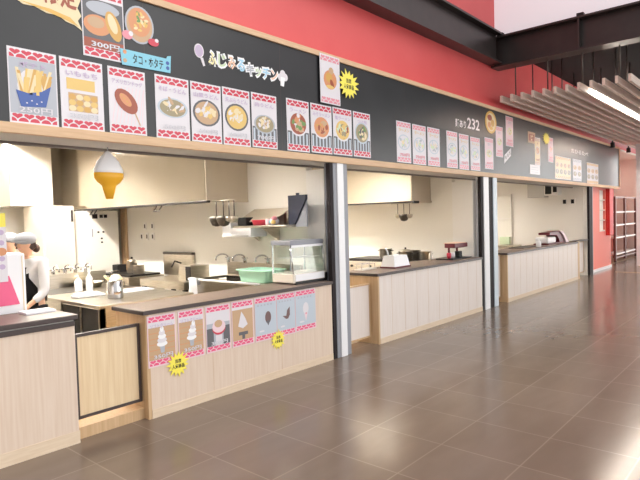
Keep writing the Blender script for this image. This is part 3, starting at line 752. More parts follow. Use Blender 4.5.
# ================================================================== FIRST KITCHEN
t = thing('extractor_hood', 'long polished steel hood along the wall in the first kitchen', 'hood', (4.37, 3.5, 1.79))
B().box(4.04, 4.06, 1.41, 5.65, 1.81, 2.94, 'hood').build('front_face', t)
B().box(4.04, 4.69, 1.40, 1.42, 1.81, 2.94, 'hoodend').build('end_face', t, 'matte beige end plate')
B().box(4.02, 4.08, 1.38, 5.65, 1.785, 1.812, 'iron', .005).box(4.08, 4.69, 1.395, 1.43, 1.795, 1.812, 'hoodend').build('gutter', t)
hf = t.children[0]
for y in (2.55, 4.3): B().tube([(4.10, y, 1.785), (4.05, y, 1.72), (4.05, y-.12, 1.72), (4.10, y-.12, 1.785)], .009, 'darksteel', 8).build('handle', hf)
# wall cabinet at the back left
t = thing('overhead_cabinet', 'glossy cream cupboard hung high at the back left of the first kitchen', 'cabinet', (3.55, 5.35, 1.88))
B().box(3.20, 3.83, 5.05, 5.69, 1.88, 2.94, 'whiteg', .004).build('body', t)
B().box(3.20, 3.225, 5.03, 5.06, 2.2, 2.5, 'grey').build('side_bracket', t)
B().box(2.7, 3.3, 5.66, 5.70, 2.42, 2.54, 'black').build('slot_vent', None, 'black slot vent high on the back wall of the first kitchen', 'vent')
# fridge and electric cabinet
t = thing('refrigerator', 'tall cream refrigerator at the back wall behind the sinks', 'refrigerator', (3.75, 4.9, 0))
B().box(3.47, 3.95, 4.62, 5.3, .08, 1.87, 'whiteg', .01).build('body', t)
dr = B().box(3.48, 3.94, 4.59, 4.62, .9, 1.86, 'whiteg', .008).build('door', t)
B().box(3.89, 3.915, 4.565, 4.59, 1.62, 1.80, 'dark', .004).build('handle', dr, 'dark handle')
B().box(3.49, 3.93, 4.64, 5.28, 0, .08, 'dark').build('plinth', t)
t = thing('electric_cabinet', 'cream steel control cabinet with small dark switches beside the refrigerator', 'cabinet', (4.2, 4.6, 0))
B().box(3.97, 4.53, 4.34, 5.0, 0, 1.78, 'cream', .006).build('body', t)
B().box(4.10, 4.18, 4.325, 4.34, 1.66, 1.73, 'dark').build('meter', t)
B().box(4.22, 4.27, 4.33, 4.34, 1.67, 1.72, 'dark').build('switch', t)
B().box(4.29, 4.34, 4.33, 4.34, 1.67, 1.72, 'dark').build('switch', t)
for x, z in ((4.19, 1.45), (4.27, 1.45), (4.24, 1.35), (4.24, 1.29)): B().tube([(x, 4.34, z), (x, 4.325, z)], .014, 'black', 8).build('knob', t)
B().box(4.09, 4.10, 4.33, 4.34, 1.38, 1.5, 'grey').build('latch', t)
# chart on the back wall
b = B().box(3.80, 3.93, 5.685, 5.699, 1.15, 1.78, 'paperpink')
for k in range(6): b.rect(3.81, 3.92, 1.2+.09*k, 1.235+.09*k, 5.684, 'rose' if k == 5 else 'lpink')
b.build('paper_chart', None, 'pale pink paper chart on the back wall beside the refrigerator', 'notice')
# switches on the partition
k = 0
for y, z in ((3.83, 1.52), (3.62, 1.52), (3.93, 1.36), (3.78, 1.36), (3.62, 1.36)):
    b = B().box(4.688, 4.70, y-.04, y+.04, z-.06, z+.06, 'pale', .004).box(4.684, 4.69, y-.015, y+.015, z-.03, z+.03, 'darksteel')
    b.build('light_switch', None, 'small %s wall switch of the cluster left of the steel backsplash' % ('upper left', 'upper right', 'lower left', 'lower middle', 'lower right')[k], 'switch', 'wall switches in the first kitchen'); k += 1

# island sink table
t = thing('steel_worktable', 'stainless island worktable with a sink end behind the wooden gate', 'table', (3.0, 2.0, 0))
tt = B().box(2.49, 3.56, 1.05, 2.95, .765, .80, 'steel', .006).build('tabletop', t)
B().box(2.49, 3.56, 2.95, 2.99, .765, .97, 'steel').build('backguard', t)
B().box(2.53, 3.52, 1.10, 1.13, .12, .765, 'steel').build('side_panel', t)
B().box(3.49, 3.52, 1.13, 2.93, .12, .765, 'steel').build('side_panel', t)
B().box(2.53, 2.56, 1.95, 2.93, .3, .765, 'steel').build('side_panel', t)
B().box(2.545, 2.56, 1.13, 1.95, .14, .74, 'black').build('cabinet_door', t, 'black doors')
B().box(2.535, 2.56, 1.52, 1.54, .14, .74, 'steel').build('door_stile', t)
for x in (2.53, 3.47):
    for y in (1.10, 2.88): B().box(x, x+.05, y, y+.05, 0, .765, 'steel').build('leg', t)
B().box(2.60, 3.1, 2.35, 2.9, .7999, .8015, 'darksteel').build('sink_bowl', tt, 'dark sink basin')
def tap(x, y, z, label, dx=-.16, dy=0, grp='taps over the steel sinks'):
    t = thing('tap', label, 'tap', (x, y, z), grp)
    B().lathe(x, y, [(.022, z), (.022, z+.05), (.014, z+.06)], 'chrome', 12).build('tap_body', t)
    L = math.hypot(dx, dy); ux, uy = dx/L, dy/L
    pts = [(x, y, z+.05)] + [(x+ux*L*.5*(1-math.cos(a)), y+uy*L*.5*(1-math.cos(a)), z+.06+.05*math.sin(a)) for a in [i*math.pi/8 for i in range(9)]] + [(x+dx, y+dy, z+.035)]
    B().tube(pts, .010, 'chrome', 8).build('spout', t)
    B().tube([(x-.05*uy, y+.05*ux, z+.06), (x+.05*uy, y-.05*ux, z+.06)], .008, 'chrome', 8).build('lever', t)
    return t
tp = tap(2.90, 2.97, .97, 'chrome tap on the island backguard, nearest the photo edge', 0, -.16)
copy_tree(tp, (.14, 0, 0), 'chrome tap on the island backguard, second from the photo edge')
copy_tree(tp, (.27, 0, 0), 'chrome tap on the island backguard, third from the photo edge')
copy_tree(tp, (.40, 0, 0), 'chrome tap on the island backguard, closest to the control cabinet')
# things on the island
def bottle(x, y, z, r, h, m, label, pump, name='bottle'):
    t = thing(name, label, 'bottle', (x, y, z))
    B().lathe(x, y, [(r*.92, z), (r, z+.01), (r, z+h*.68), (r*.4, z+h*.82), (r*.36, z+h*.86)], m, 18).build('bottle_body', t)
    if pump:
        B().tube([(x, y, z+h*.86), (x, y, z+h), (x-.05, y-.02, z+h*.98)], .008, m, 8).build('pump', t)
    else:
        B().lathe(x, y, [(r*.42, z+h*.86), (r*.42, z+h*.96), (r*.2, z+h)], m, 14).build('cap', t)
bottle(2.89, 2.30, .80, .042, .19, 'white', 'white pump bottle on the island table near the person', True, 'pump_bottle')
bottle(2.93, 2.12, .80, .036, .25, 'white', 'tall slim white bottle standing behind the folded cloth', False)
b = B(); b.box(2.62, 2.92, 1.74, 1.92, .80, .825, 'white', .01); b.box(2.64, 2.88, 1.76, 1.9, .825, .845, 'shirt', .009)
b.build('folded_cloth', None, 'folded white cloth on the island table in front of the bottles', 'cloth')
b = B(); b.lathe(2.86, 1.42, [(.075, .80), (.078, .81), (.075, .98), (.07, .985)], 'chrome', 24)
b.build('steel_canister', None, 'shiny steel canister on the corner of the island table', 'canister')
t = thing('kettle', 'cream kettle on the island table beside the steel canister', 'kettle', (3.42, 2.45, .80))
B().lathe(3.42, 2.45, [(.09, .80), (.10, .82), (.085, .90), (.05, .94), (.02, .95)], 'creamp', 20).build('kettle_body', t)
B().tube([(3.34, 2.45, .87), (3.30, 2.45, .92), (3.28, 2.45, .94)], .014, 'creamp', 8).build('spout', t)
B().tube([(3.35, 2.45, .92), (3.37, 2.45, .99), (3.47, 2.45, .99), (3.49, 2.45, .92)], .008, 'darksteel', 8).build('handle', t)
t = thing('steel_pan', 'wide shallow steel pan on the island table under the taps', 'pan', (3.22, 2.72, .80))
B().lathe(3.22, 2.72, [(.13, .80), (.17, .86), (.175, .865), (.16, .86), (.12, .81)], 'steel', 24).build('pan_body', t)
B().tube([(3.39, 2.72, .86), (3.50, 2.70, .875)], .01, 'darksteel', 8).build('handle', t)
b = B().box(3.05, 3.50, 1.72, 1.98, .80, .815, 'white', .004).box(3.08, 3.47, 1.75, 1.95, .815, .818, 'paper')
b.build('serving_tray', None, 'white tray lying on the middle of the island table', 'tray')

# cooking line along the partition
t = thing('steel_sink', 'stainless wall sink with drainboard behind the glass case', 'sink', (4.37, 1.1, 0))
B().box(4.05, 4.69, .50, 1.05, .83, .86, 'steel', .005).build('drainboard', t)
b = B().box(4.05, 4.10, 1.05, 1.82, .83, .86, 'steel').box(4.60, 4.69, 1.05, 1.82, .83, .86, 'steel').box(4.10, 4.60, 1.77, 1.82, .83, .86, 'steel'); b.build('rim', t)
B().box(4.10, 4.60, 1.05, 1.77, .62, .63, 'darksteel').box(4.095, 4.10, 1.05, 1.77, .63, .85, 'steel').box(4.60, 4.605, 1.05, 1.77, .63, .85, 'darksteel').build('sink_bowl', t)
B().box(4.66, 4.69, .50, 1.82, .86, 1.03, 'steel').build('backguard', t)
B().box(4.06, 4.09, .51, 1.81, .25, .83, 'steel').build('front_panel', t)
for x, y in ((4.06, .51), (4.06, 1.76), (4.63, .51), (4.63, 1.76)): B().box(x, x+.045, y, y+.045, 0, .83, 'steel').build('leg', t)
B().tube([(4.03, .52, .865), (4.03, 1.8, .865)], .014, 'white', 8).build('rim_guard', t, 'white rim edge')
tp = tap(4.62, 1.42, 1.03, 'chrome swan neck tap on the wall sink left of the mint basin', -.2, 0)
copy_tree(tp, (0, -.42, 0), 'chrome tap on the wall sink right above the mint basin')
copy_tree(tp, (0, .33, 0), 'chrome tap at the left end of the wall sink')
t = thing('wash_basin', 'mint green plastic wash basin on the drainboard beside the glass case', 'basin', (4.33, .78, .8605))
b = B(); rings = []; nn = 28
for (hx, hy, z) in ((.15, .22, .8605), (.155, .225, .872), (.175, .25, .985), (.195, .272, .99), (.195, .272, 1.002), (.17, .245, 1.0), (.148, .218, .88)):
    rings.append([(4.31+hx*math.copysign(abs(math.cos(a))**.35, math.cos(a)), .79+hy*math.copysign(abs(math.sin(a))**.35, math.sin(a)), z) for a in [2*math.pi*q/nn for q in range(nn)]])
b.faces([v for r_ in rings for v in r_], [(i_*nn+q, i_*nn+(q+1) % nn, (i_+1)*nn+(q+1) % nn, (i_+1)*nn+q) for i_ in range(6) for q in range(nn)]+[list(range(nn)), [6*nn+q for q in range(nn)]], 'mint', True)
b.build('basin_body', t)
B().box(4.27, 4.35, .505, .54, .955, .985, 'mint', .004).build('grip', t)
b = B(); b.ball((4.36, 1.30, .68), .09, .14, .05, 'fry2'); b.build('sponge', None, 'yellow sponge in the bowl of the wall sink', 'sponge')
t = thing('towel', 'white towel hung over the front edge of the wall sink', 'towel', (4.03, 1.7, .58))
b = B(); n = 9
vs = []; 
for i in range(n):
    y = 1.60 + .17*i/(n-1); d = .006*math.sin(i*1.9)
    for (x, z) in ((4.012+d, .60), (4.008+d, .74), (4.008, .88), (4.03, .885), (4.05, .885), (4.046-d, .80)): vs.append((x, y, z))
fs = [(i*6+j, i*6+j+1, (i+1)*6+j+1, (i+1)*6+j) for i in range(n-1) for j in range(5)]
bv, fc = b.faces(vs, fs, 'white', True)
bmesh.ops.solidify(b.bm, geom=fc, thickness=.004)
b.build('cloth', t)
# backsplash stove
t = thing('griddle_station', 'low steel griddle with a tall backsplash against the wall in the first kitchen', 'stove', (4.4, 2.6, 0))
B().box(4.10, 4.66, 2.0, 3.05, .70, .80, 'steel', .005).build('griddle_body', t)
B().box(4.64, 4.69, 2.56, 3.27, .80, 1.13, 'steel').box(4.63, 4.69, 2.56, 3.27, 1.10, 1.135, 'darksteel').build('backsplash', t)
for x, y in ((4.12, 2.02), (4.12, 2.98), (4.59, 2.02), (4.59, 2.98)): B().box(x, x+.05, y, y+.05, 0, .70, 'iron').build('leg', t)
B().box(4.14, 4.62, 2.06, 3.0, .25, .28, 'steel').build('under_shelf', t)
B().tube([(4.62, 2.80, .98), (4.50, 2.78, 1.02), (4.44, 2.77, .94)], .012, 'darksteel', 8).build('gas_tap', t)
b = B().box(4.25, 4.55, 2.06, 2.34, .80, .99, 'steel', .006).box(4.24, 4.25, 2.06, 2.16, .80, .985, 'iron')
b.build('steel_box', None, 'steel box with a dark side standing on the griddle next to the towel', 'box')
t = thing('gas_range', 'steel gas range with iron grates in the back of the first kitchen', 'stove', (4.4, 3.7, 0))
B().box(4.08, 4.66, 3.30, 4.30, .08, .80, 'steel', .006).build('range_body', t)
B().box(4.12, 4.62, 3.34, 4.26, .80, .825, 'iron').build('grate', t, 'black iron grate')
for y in (3.45, 3.7, 3.95, 4.2): B().tube([(4.08, y, .72), (4.05, y, .72)], .022, 'iron', 12).build('knob', t)
for x in (4.12, 4.58):
    for y in (3.34, 4.22): B().box(x, x+.04, y, y+.04, 0, .08, 'iron').build('foot', t)
def pot(x, y, z, r, h, label, m='steel', lid=False, grp=None, handle=True):
    t = thing('cooking_pot', label, 'pot', (x, y, z), grp)
    B().lathe(x, y, [(r*.95, z), (r, z+.01), (r, z+h), (r*1.03, z+h+.004), (r*.95, z+h), (r*.94, z+.02)], m, 22).build('pot_body', t)
    if handle:
        for s in (-1, 1): B().tube([(x-.03, y+s*r, z+h*.8), (x-.02, y+s*(r+.04), z+h*.8), (x+.02, y+s*(r+.04), z+h*.8), (x+.03, y+s*r, z+h*.8)], .006, 'darksteel', 8).build('handle', t)
    if lid:
        ld = B().lathe(x, y, [(r*1.02, z+h+.004), (r*.6, z+h+.03), (r*.1, z+h+.04)], m, 22).build('lid', t)
        B().lathe(x, y, [(.012, z+h+.04), (.018, z+h+.055), (.012, z+h+.07)], 'black', 12).build('knob', ld, 'black knob')
pot(4.35, 3.48, .825, .08, .13, 'small steel pot on the gas range nearest the backsplash', handle=False)
pot(4.38, 3.72, .825, .07, .17, 'taller steel pot on the gas range under the wall switches', lid=True)
b = B().box(4.3, 4.45, 4.0, 4.16, .825, .94, 'black', .006); b.build('black_box', None, 'small black box on the gas range beside the door jamb', 'box')

# shelf with its load
t = thing('storage_shelf', 'steel wall shelf with a navy end bracket above the glass case', 'shelf', (4.52, 1.0, 1.48))
B().box(4.36, 4.695, .42, 1.33, 1.475, 1.50, 'steel', .003).build('shelf_board', t)
b = B().prism([(.51, 1.50), (.51, 1.83), (.24, 1.83), (.24, 1.78), (.42, 1.50)], 4.50, 4.535, 'navy', 'x').box(4.505, 4.53, .36, .39, 1.83, 1.855, 'navy')
b.prism([(.24, 1.765), (.24, 1.475), (.43, 1.475), (.41, 1.50)], 4.515, 4.53, 'grey', 'x').box(4.535, 4.69, .49, .51, 1.50, 1.8, 'grey')
b.build('end_bracket', t, 'navy end bracket')
for y in (.85, 1.2): B().prism([(4.40, 1.475), (4.69, 1.475), (4.69, 1.30)], y, y+.02, 'steel', 'y').build('support', t)
b = B()
b.faces([(4.45, .62, 1.60), (4.68, .62, 1.70), (4.68, 1.28, 1.70), (4.45, 1.42, 1.52), (4.45, .62, 1.59), (4.68, .62, 1.69), (4.68, 1.28, 1.69), (4.45, 1.42, 1.51)],
        [(0,1,2,3),(7,6,5,4),(0,4,5,1),(1,5,6,2),(2,6,7,3),(3,7,4,0)], 'hoodend')
b.box(4.6, 4.64, .64, .68, 1.50, 1.66, 'steel').box(4.6, 4.64, 1.18, 1.22, 1.50, 1.66, 'steel')
b.build('slanted_tray', None, 'slanted steel tray propped at the back of the wall shelf', 'tray')
b = B().box(4.40, 4.58, 1.12, 1.28, 1.50, 1.60, 'black', .008); b.build('black_tin', None, 'black tin at the left end of the wall shelf', 'tin')
b = B(); b.lathe(4.48, .96, [(.07, 1.50), (.085, 1.56), (.087, 1.565), (.08, 1.56), (.06, 1.51)], 'crimson', 20, .9, 1.5)
b.build('red_basket', None, 'low red basket on the wall shelf beside the black tin', 'basket')
b = B(); b.lathe(4.45, .79, [(.03, 1.50), (.035, 1.51), (.035, 1.57), (.03, 1.575)], 'paperpink', 16); b.ell(4.45, 1.54, .02, .02, .752, 'crimson', 12)
b.build('cup', None, 'white cup with a red mark between the red basket and the wrapped parcel', 'cup')
b = B(); b.ball((4.46, .70, 1.545), .06, .055, .045, 'paper'); b.ball((4.44, .68, 1.575), .035, .035, .03, 'rose'); b.ball((4.43, .72, 1.54), .03, .03, .025, 'sky'); b.ball((4.42, .675, 1.535), .03, .03, .025, 'fry')
b.build('wrapped_parcel', None, 'bundle of coloured wrapped packets on the wall shelf against the navy bracket', 'packet')
t = thing('paper_dispenser', 'white box dispenser fixed at the left end of the wall shelf', 'dispenser', (4.5, 1.2, 1.365))
B().box(4.34, 4.60, .98, 1.34, 1.365, 1.474, 'white', .006).box(4.34, 4.69, 1.34, 1.50, 1.365, 1.54, 'white', .006).build('dispenser_body', t)
B().box(4.33, 4.34, 1.02, 1.46, 1.372, 1.385, 'softgrey').build('paper_slot', t)

# ladles under the hood end
def ladle(x, y, z, label, kind, grp):
    t = thing('ladle', label, 'ladle', (x, y, z-.3), grp)
    B().tube([(x, y, z), (x, y, z-.18)], .006, 'darksteel', 8).build('handle', t)
    if kind: B().lathe(x, y, [(.012, z-.30), (.055, z-.285), (.085, z-.22), (.088, z-.18), (.08, z-.18), (.05, z-.27)], 'darksteel', 18).build('strainer_bowl', t)
    else: B().lathe(x, y, [(.01, z-.25), (.04, z-.235), (.05, z-.20), (.048, z-.18), (.042, z-.2)], 'steel', 18).build('ladle_bowl', t)
B().tube([(4.1, .96, 1.80), (4.1, 1.38, 1.80)], .008, 'steel', 8).build('utensil_rail', None, 'steel hanging rail for ladles beside the hood of the first kitchen', 'rail')
ladle(4.1, 1.30, 1.80, 'dark mesh strainer hanging leftmost beside the first hood', 1, 'utensils by the first hood')
ladle(4.1, 1.17, 1.80, 'dark mesh strainer hanging second beside the first hood', 1, 'utensils by the first hood')
ladle(4.1, 1.07, 1.80, 'steel ladle hanging third beside the first hood', 0, 'utensils by the first hood')
ladle(4.1, .98, 1.80, 'steel ladle hanging rightmost beside the first hood', 0, 'utensils by the first hood')

# soft serve cutout hanging in the first opening
t = thing('soft_serve_sign', 'giant yellow soft serve cone hanging under the board in the first opening', 'sign', (2.225, .27, 1.75))
b = B(); b.lathe(2.225, .27, [(.118, 1.955), (.122, 1.99), (.108, 2.02), (.102, 2.03), (.09, 2.06), (.072, 2.075), (.062, 2.095), (.045, 2.105), (.03, 2.125), (.012, 2.14)], 'white', 24, 1, .5); b.build('ice_cream', t, 'white swirl')
b = B(); b.lathe(2.225, .27, [(.03, 1.76), (.055, 1.85), (.062, 1.87), (.098, 1.895), (.122, 1.93), (.124, 1.965), (.11, 1.97)], 'coney', 24, 1, .5); b.build('cone', t, 'yellow cone')
B().tube([(2.225, .27, 2.135), (2.225, .27, 2.18)], .004, 'grey', 6).build('hanging_wire', t)

# freezer and banner at the left
t = thing('freezer', 'white upright freezer with a pink panel behind the left counter', 'freezer', (1.2, .8, 0))
B().box(.75, 1.655, .50, 1.12, .06, 1.36, 'white', .012).build('body', t)
B().box(.78, 1.63, .52, 1.1, 0, .06, 'dark').build('plinth', t)
B().prism([(.8, 1.195), (1.535, 1.20), (1.60, .985), (.8, .965)], .488, .50, 'pinkplastic').build('front_sheet', t, 'pink glossy sheet')
B().box(1.628, 1.634, .498, .50, .08, 1.34, 'creamp').build('edge_trim', t)
b = B().box(1.28, 1.525, .482, .487, 1.16, 1.66, 'paper')
b.rect(1.28, 1.525, 1.56, 1.66, .4815, 'yellow'); b.ell(1.49, 1.38, .035, .03, .4815, 'orange', 12)
for k in range(4): b.ell(1.49, 1.52-.075*k if k < 2 else 1.33-.06*(k-2), .022, .02, .4812, 'lilac', 8)
b.build('paper_banner', None, 'narrow white banner with a yellow top standing at the left photo edge', 'banner')
b = B().box(1.55, 1.76, .25, .40, .927, .945, 'white', .003); b.build('paper_pad', None, 'white paper pad on the left dark worktop', 'paper')

# ================================================================== PEOPLE
def skin_mesh(nodes, edges, sub=2):
    me = bpy.data.meshes.new('sk'); me.from_pydata([n[0] for n in nodes], edges, [])
    ob = bpy.data.objects.new('sk', me); COL.objects.link(ob)
    md = ob.modifiers.new('s', 'SKIN'); md.use_smooth_shade = True
    for i, n in enumerate(nodes):
        sv = me.skin_vertices[0].data[i]; r = n[1]
        sv.radius = (r, r) if not isinstance(r, tuple) else r
        sv.use_root = (i == 0)
    ss = ob.modifiers.new('u', 'SUBSURF'); ss.levels = sub; ss.render_levels = sub
    bpy.context.view_layer.update()
    out = bpy.data.meshes.new_from_object(ob.evaluated_get(bpy.context.evaluated_depsgraph_get()))
    vs = [v.co.copy() for v in out.vertices]; fs = [list(p.vertices) for p in out.polygons]
    bpy.data.objects.remove(ob); bpy.data.meshes.remove(me); bpy.data.meshes.remove(out)
    return vs, fs

def person(px, py, ang, H, label, hands):
    """standing figure, height H, facing direction ang (world), hands = two points in the figure's frame"""
    s = H/1.6
    ca, sa = math.cos(ang), math.sin(ang)
    def T(p):       # local: x right-hand side, y forward, z up
        f = Vector((ca, sa, 0)); r = Vector((sa, -ca, 0))
        return Vector((px, py, 0)) + r*p[0]*s + f*p[1]*s + Vector((0, 0, p[2]*s))
    t = thing('person', label, 'person', (px, py, 0))
    def arm(sd, hd):
        sh = Vector((sd*.175, .0, 1.30)); hd = Vector(hd)
        mid = (sh+hd)/2 + Vector((sd*.06, -.05, -.10))
        return sh, mid, hd
    nodes = [((0, 0, .86), .115), ((0, 0, 1.0), .105), ((0, .01, 1.16), .115), ((0, .02, 1.28), .105), ((0, .03, 1.36), .048), ((0, .05, 1.42), .06), ((0, .075, 1.50), .078), ((0, .07, 1.555), .058)]
    edges = [(0, 1), (1, 2), (2, 3), (3, 4), (4, 5), (5, 6), (6, 7)]
    def add(p, r, par): nodes.append((tuple(p), r)); edges.append((par, len(nodes)-1)); return len(nodes)-1
    for sd, hd in ((-1, hands[0]), (1, hands[1])):
        a, m, h = arm(sd, hd)
        i = add(a, .055, 3); i = add((a+m)/2, .043, i); i = add(m, .036, i); i = add((m+h)/2, .032, i); w_ = add(h, .024, i)
        d = (h-m).normalized(); sx = Vector((sd, 0, 0))
        pm = add(h+d*.05, .028, w_)
        for k, L in enumerate((.06, .075, .08, .07)):
            o = sx*(-.024+.016*k)
            j = add(h+d*.085+o, .009, pm); j = add(h+d*(.085+L*.55)+o+Vector((0, 0, -.008)), .0085, j); add(h+d*(.08+L)+o+Vector((0, 0, -.025)), .007, j)
        j = add(h+d*.03-sx*.03, .010, w_); add(h+d*.065-sx*.045, .009, j)
    for sd in (-1, 1):
        i = add((sd*.085, 0, .78), .085, 0); i = add((sd*.09, .01, .45), .055, i); i = add((sd*.09, 0, .25), .05, i); i = add((sd*.09, -.01, .07), .036, i); i = add((sd*.095, .06, .035), .036, i); add((sd*.10, .15, .028), .03, i)
    # nose and ears belong to the same surface
    add((0, .155, 1.49), .014, 6)
    for sd in (-1, 1): add((sd*.082, .065, 1.495), .016, 6)
    vs, fs = skin_mesh([(tuple(T(n[0])), n[1]*s) for n in nodes], edges)
    b = B(); b.faces(vs, fs, 'skin', True)
    for sd in (-1, 1): b.ball(T((sd*.03, .138, 1.515)), .009*s, .009*s, .007*s, 'ink', 8, 6)
    b.ball(T((0, .135, 1.452)), .02*s, .02*s, .006*s, 'rose', 8, 6)
    b.build('body', t)
    # shirt: torso and sleeves
    n2 = [((0, 0, .82), .128), ((0, 0, 1.0), .122), ((0, .01, 1.16), .128), ((0, .02, 1.28), .118), ((0, .03, 1.35), .06)]
    e2 = [(0, 1), (1, 2), (2, 3), (3, 4)]
    for sd, hd in ((-1, hands[0]), (1, hands[1])):
        a, m, h = arm(sd, hd); k = len(n2)
        n2 += [(tuple(a), .068), (tuple((a+m)/2), .058), (tuple(m), .05), (tuple(m+(h-m)*.8), .042)]
        e2 += [(3, k), (k, k+1), (k+1, k+2), (k+2, k+3)]
    vs, fs = skin_mesh([(tuple(T(n[0])), n[1]*s) for n in n2], e2)
    B_ = B(); B_.faces(vs, fs, 'shirt', True); B_.build('shirt', t)
    # trousers
    n3 = [((0, 0, .88), .125)]; e3 = []
    for sd in (-1, 1):
        k = len(n3); n3 += [((sd*.085, 0, .78), .1), ((sd*.09, .01, .45), .072), ((sd*.09, 0, .1), .06)]; e3 += [(0, k), (k, k+1), (k+1, k+2)]
    vs, fs = skin_mesh([(tuple(T(n[0])), n[1]*s) for n in n3], e3)
    B_ = B(); B_.faces(vs, fs, 'apron', True); B_.build('trousers', t)
    # apron: curved sheet over the front
    vs = []; nz = 8; na = 9
    for i in range(nz):
        z = .45+.80*i/(nz-1); rr = .148 if z < 1.05 else .14
        hw = 1.25 if z < 1.05 else .7
        for j in range(na):
            a = -hw+2*hw*j/(na-1); vs.append(tuple(T((rr*1.0*math.sin(a), rr*math.cos(a)+.005, z))))
    fs = [(i*na+j, i*na+j+1, (i+1)*na+j+1, (i+1)*na+j) for i in range(nz-1) for j in range(na-1)]
    B_ = B(); bv, fc = B_.faces(vs, fs, 'apron', True); bmesh.ops.solidify(B_.bm, geom=fc, thickness=.006); B_.build('apron', t)
    # cap and hair
    c = T((0, .06, 1.555))
    B_ = B(); B_.ball(c, .112*s, .112*s, .075*s, 'capg', 20, 12)
    q = [T((.09*math.sin(a), .06+.10*math.cos(a)+.07*max(0, math.cos(a)), 1.53)) for a in [k*math.pi/8 for k in range(16)]]
    B_.prism([(v.x, v.y) for v in q], 1.525*s, 1.537*s, 'capg', 'z'); B_.build('cap', t, 'grey cap')
    B_ = B(); B_.ball(T((0, .035, 1.49)), .088*s, .088*s, .075*s, 'hair', 18, 10); B_.ball(T((0, -.075, 1.45)), .04*s, .04*s, .05*s, 'hair', 14, 8)
    B_.build('hair', t)
    return t, T, s
t1, T1, s1 = person(2.29, 2.04, math.radians(200), 1.475, 'person in a grey cap, white shirt and black apron standing at the island sink', ((-.19, .20, .86), (.19, .22, .90)))
b = B(); n = 7
vs = [tuple(T1((.155*math.sin(a), -.145*math.cos(a), z))) for z in (.85, 1.0, 1.2, 1.34) for a in [(-1.1+2.2*j/(n-1)) for j in range(n)]]
fs = [(i*n+j, i*n+j+1, (i+1)*n+j+1, (i+1)*n+j) for i in range(3) for j in range(n-1)]
bv, fc = b.faces(vs, fs, 'vest', True); bmesh.ops.solidify(b.bm, geom=fc, thickness=.008); b.build('vest', t1, 'olive grey vest back')
b = B().box(*(lambda p: (p.x-.035, p.x+.035, p.y-.003, p.y+.003, p.z-.05, p.z+.05))(T1((0.0, .165, 1.15))), 'paper'); b.box(*(lambda p: (p.x-.015, p.x+.015, p.y-.005, p.y-.003, p.z-.03, p.z+.02))(T1((0.0, .165, 1.15))), 'blue')
b.build('name_badge', t1, 'white and blue badge')
person(2.60, 3.36, math.radians(215), 1.47, 'second person in a grey cap, mostly hidden behind the white freezer', ((-.17, .28, 1.0), (.17, .28, 1.0)))

# ================================================================== SECOND KITCHEN
t = thing('extractor_hood', 'polished steel hood in the second kitchen between the posts', 'hood', (8.1, 2.2, 1.79))
B().box(7.79, 7.81, .91, 4.2, 1.81, 2.94, 'hood').build('front_face', t)
B().box(7.79, 8.39, .90, .92, 1.81, 2.94, 'hoodend').build('end_face', t, 'matte beige end plate')
B().box(7.77, 7.83, .88, 4.2, 1.785, 1.812, 'iron', .005).box(7.83, 8.39, .88, .93, 1.785, 1.815, 'hoodend').build('gutter', t)
B().box(7.75, 7.90, .83, .88, 1.77, 1.81, 'black', .008).build('light_switch', t, 'black switch block')
B().tube([(7.85, .93, 1.78), (7.85, 1.35, 1.78)], .008, 'steel', 8).build('utensil_rail', None, 'steel hanging rail for ladles under the hood of the second kitchen', 'rail')
ladle(7.85, 1.22, 1.78, 'steel ladle hanging leftmost under the second hood', 0, 'utensils by the second hood')
ladle(7.85, 1.10, 1.78, 'dark strainer hanging middle under the second hood', 1, 'utensils by the second hood')
ladle(7.85, .99, 1.78, 'steel ladle hanging rightmost under the second hood', 0, 'utensils by the second hood')
t = thing('gas_range', 'black topped gas range along the wall of the second kitchen', 'stove', (8.1, 1.6, 0))
B().box(7.70, 8.36, .65, 2.6, .10, .80, 'steel', .006).build('range_body', t)
B().box(7.72, 8.34, 1.35, 2.2, .80, .845, 'iron').build('grate', t, 'black iron grate')
B().box(7.72, 8.34, .68, 1.30, .80, .82, 'iron').build('grate', t, 'black iron grate')
for y in (.9, 1.3, 1.7, 2.1): B().tube([(7.70, y, .72), (7.67, y, .72)], .022, 'iron', 12).build('knob', t)
for x in (7.72, 8.29):
    for y in (.67, 2.53): B().box(x, x+.05, y, y+.05, 0, .10, 'iron').build('foot', t)
G2 = 'pots on the range in the second kitchen'
pot(8.05, 1.62, .845, .11, .16, 'steel pot at the left on the second range', grp=G2)
pot(7.95, 1.15, .82, .12, .15, 'lidded steel pot with a black knob behind the white box', lid=True, grp=G2)
pot(8.05, .84, .82, .10, .15, 'wide steel pot at the right on the second range', 'steel', grp=G2)
pot(8.2, 1.10, .82, .08, .16, 'narrow steel pot at the back of the second range', grp=G2)
t = thing('napkin_box', 'white box with a maroon base at the left end of the second counter', 'box', (6.33, .30, .8715))
B().box(6.12, 6.52, .16, .40, .8715, .892, 'maroon', .004).build('base', t)
b = B(); b.faces([(6.13, .17, .892), (6.51, .17, .892), (6.51, .39, .892), (6.13, .39, .892), (6.17, .20, 1.035), (6.48, .20, 1.035), (6.48, .37, 1.035), (6.17, .37, 1.035)], [(3,2,1,0),(4,5,6,7),(0,1,5,4),(1,2,6,5),(2,3,7,6),(3,0,4,7)], 'white')
b.build('cover', t)
B().tube([(6.18, .30, 1.03), (6.16, .30, 1.09), (6.12, .30, 1.14)], .012, 'white', 8).build('spout', t)
b = B(); b.box(5.72, 6.05, .40, .53, .8715, .885, 'wire').tube([(5.74, .42, .885), (5.74, .42, .95), (6.03, .42, .95), (6.03, .42, .885)], .006, 'chrome', 8).tube([(5.74, .51, .885), (5.74, .51, .95), (6.03, .51, .95), (6.03, .51, .885)], .006, 'chrome', 8)
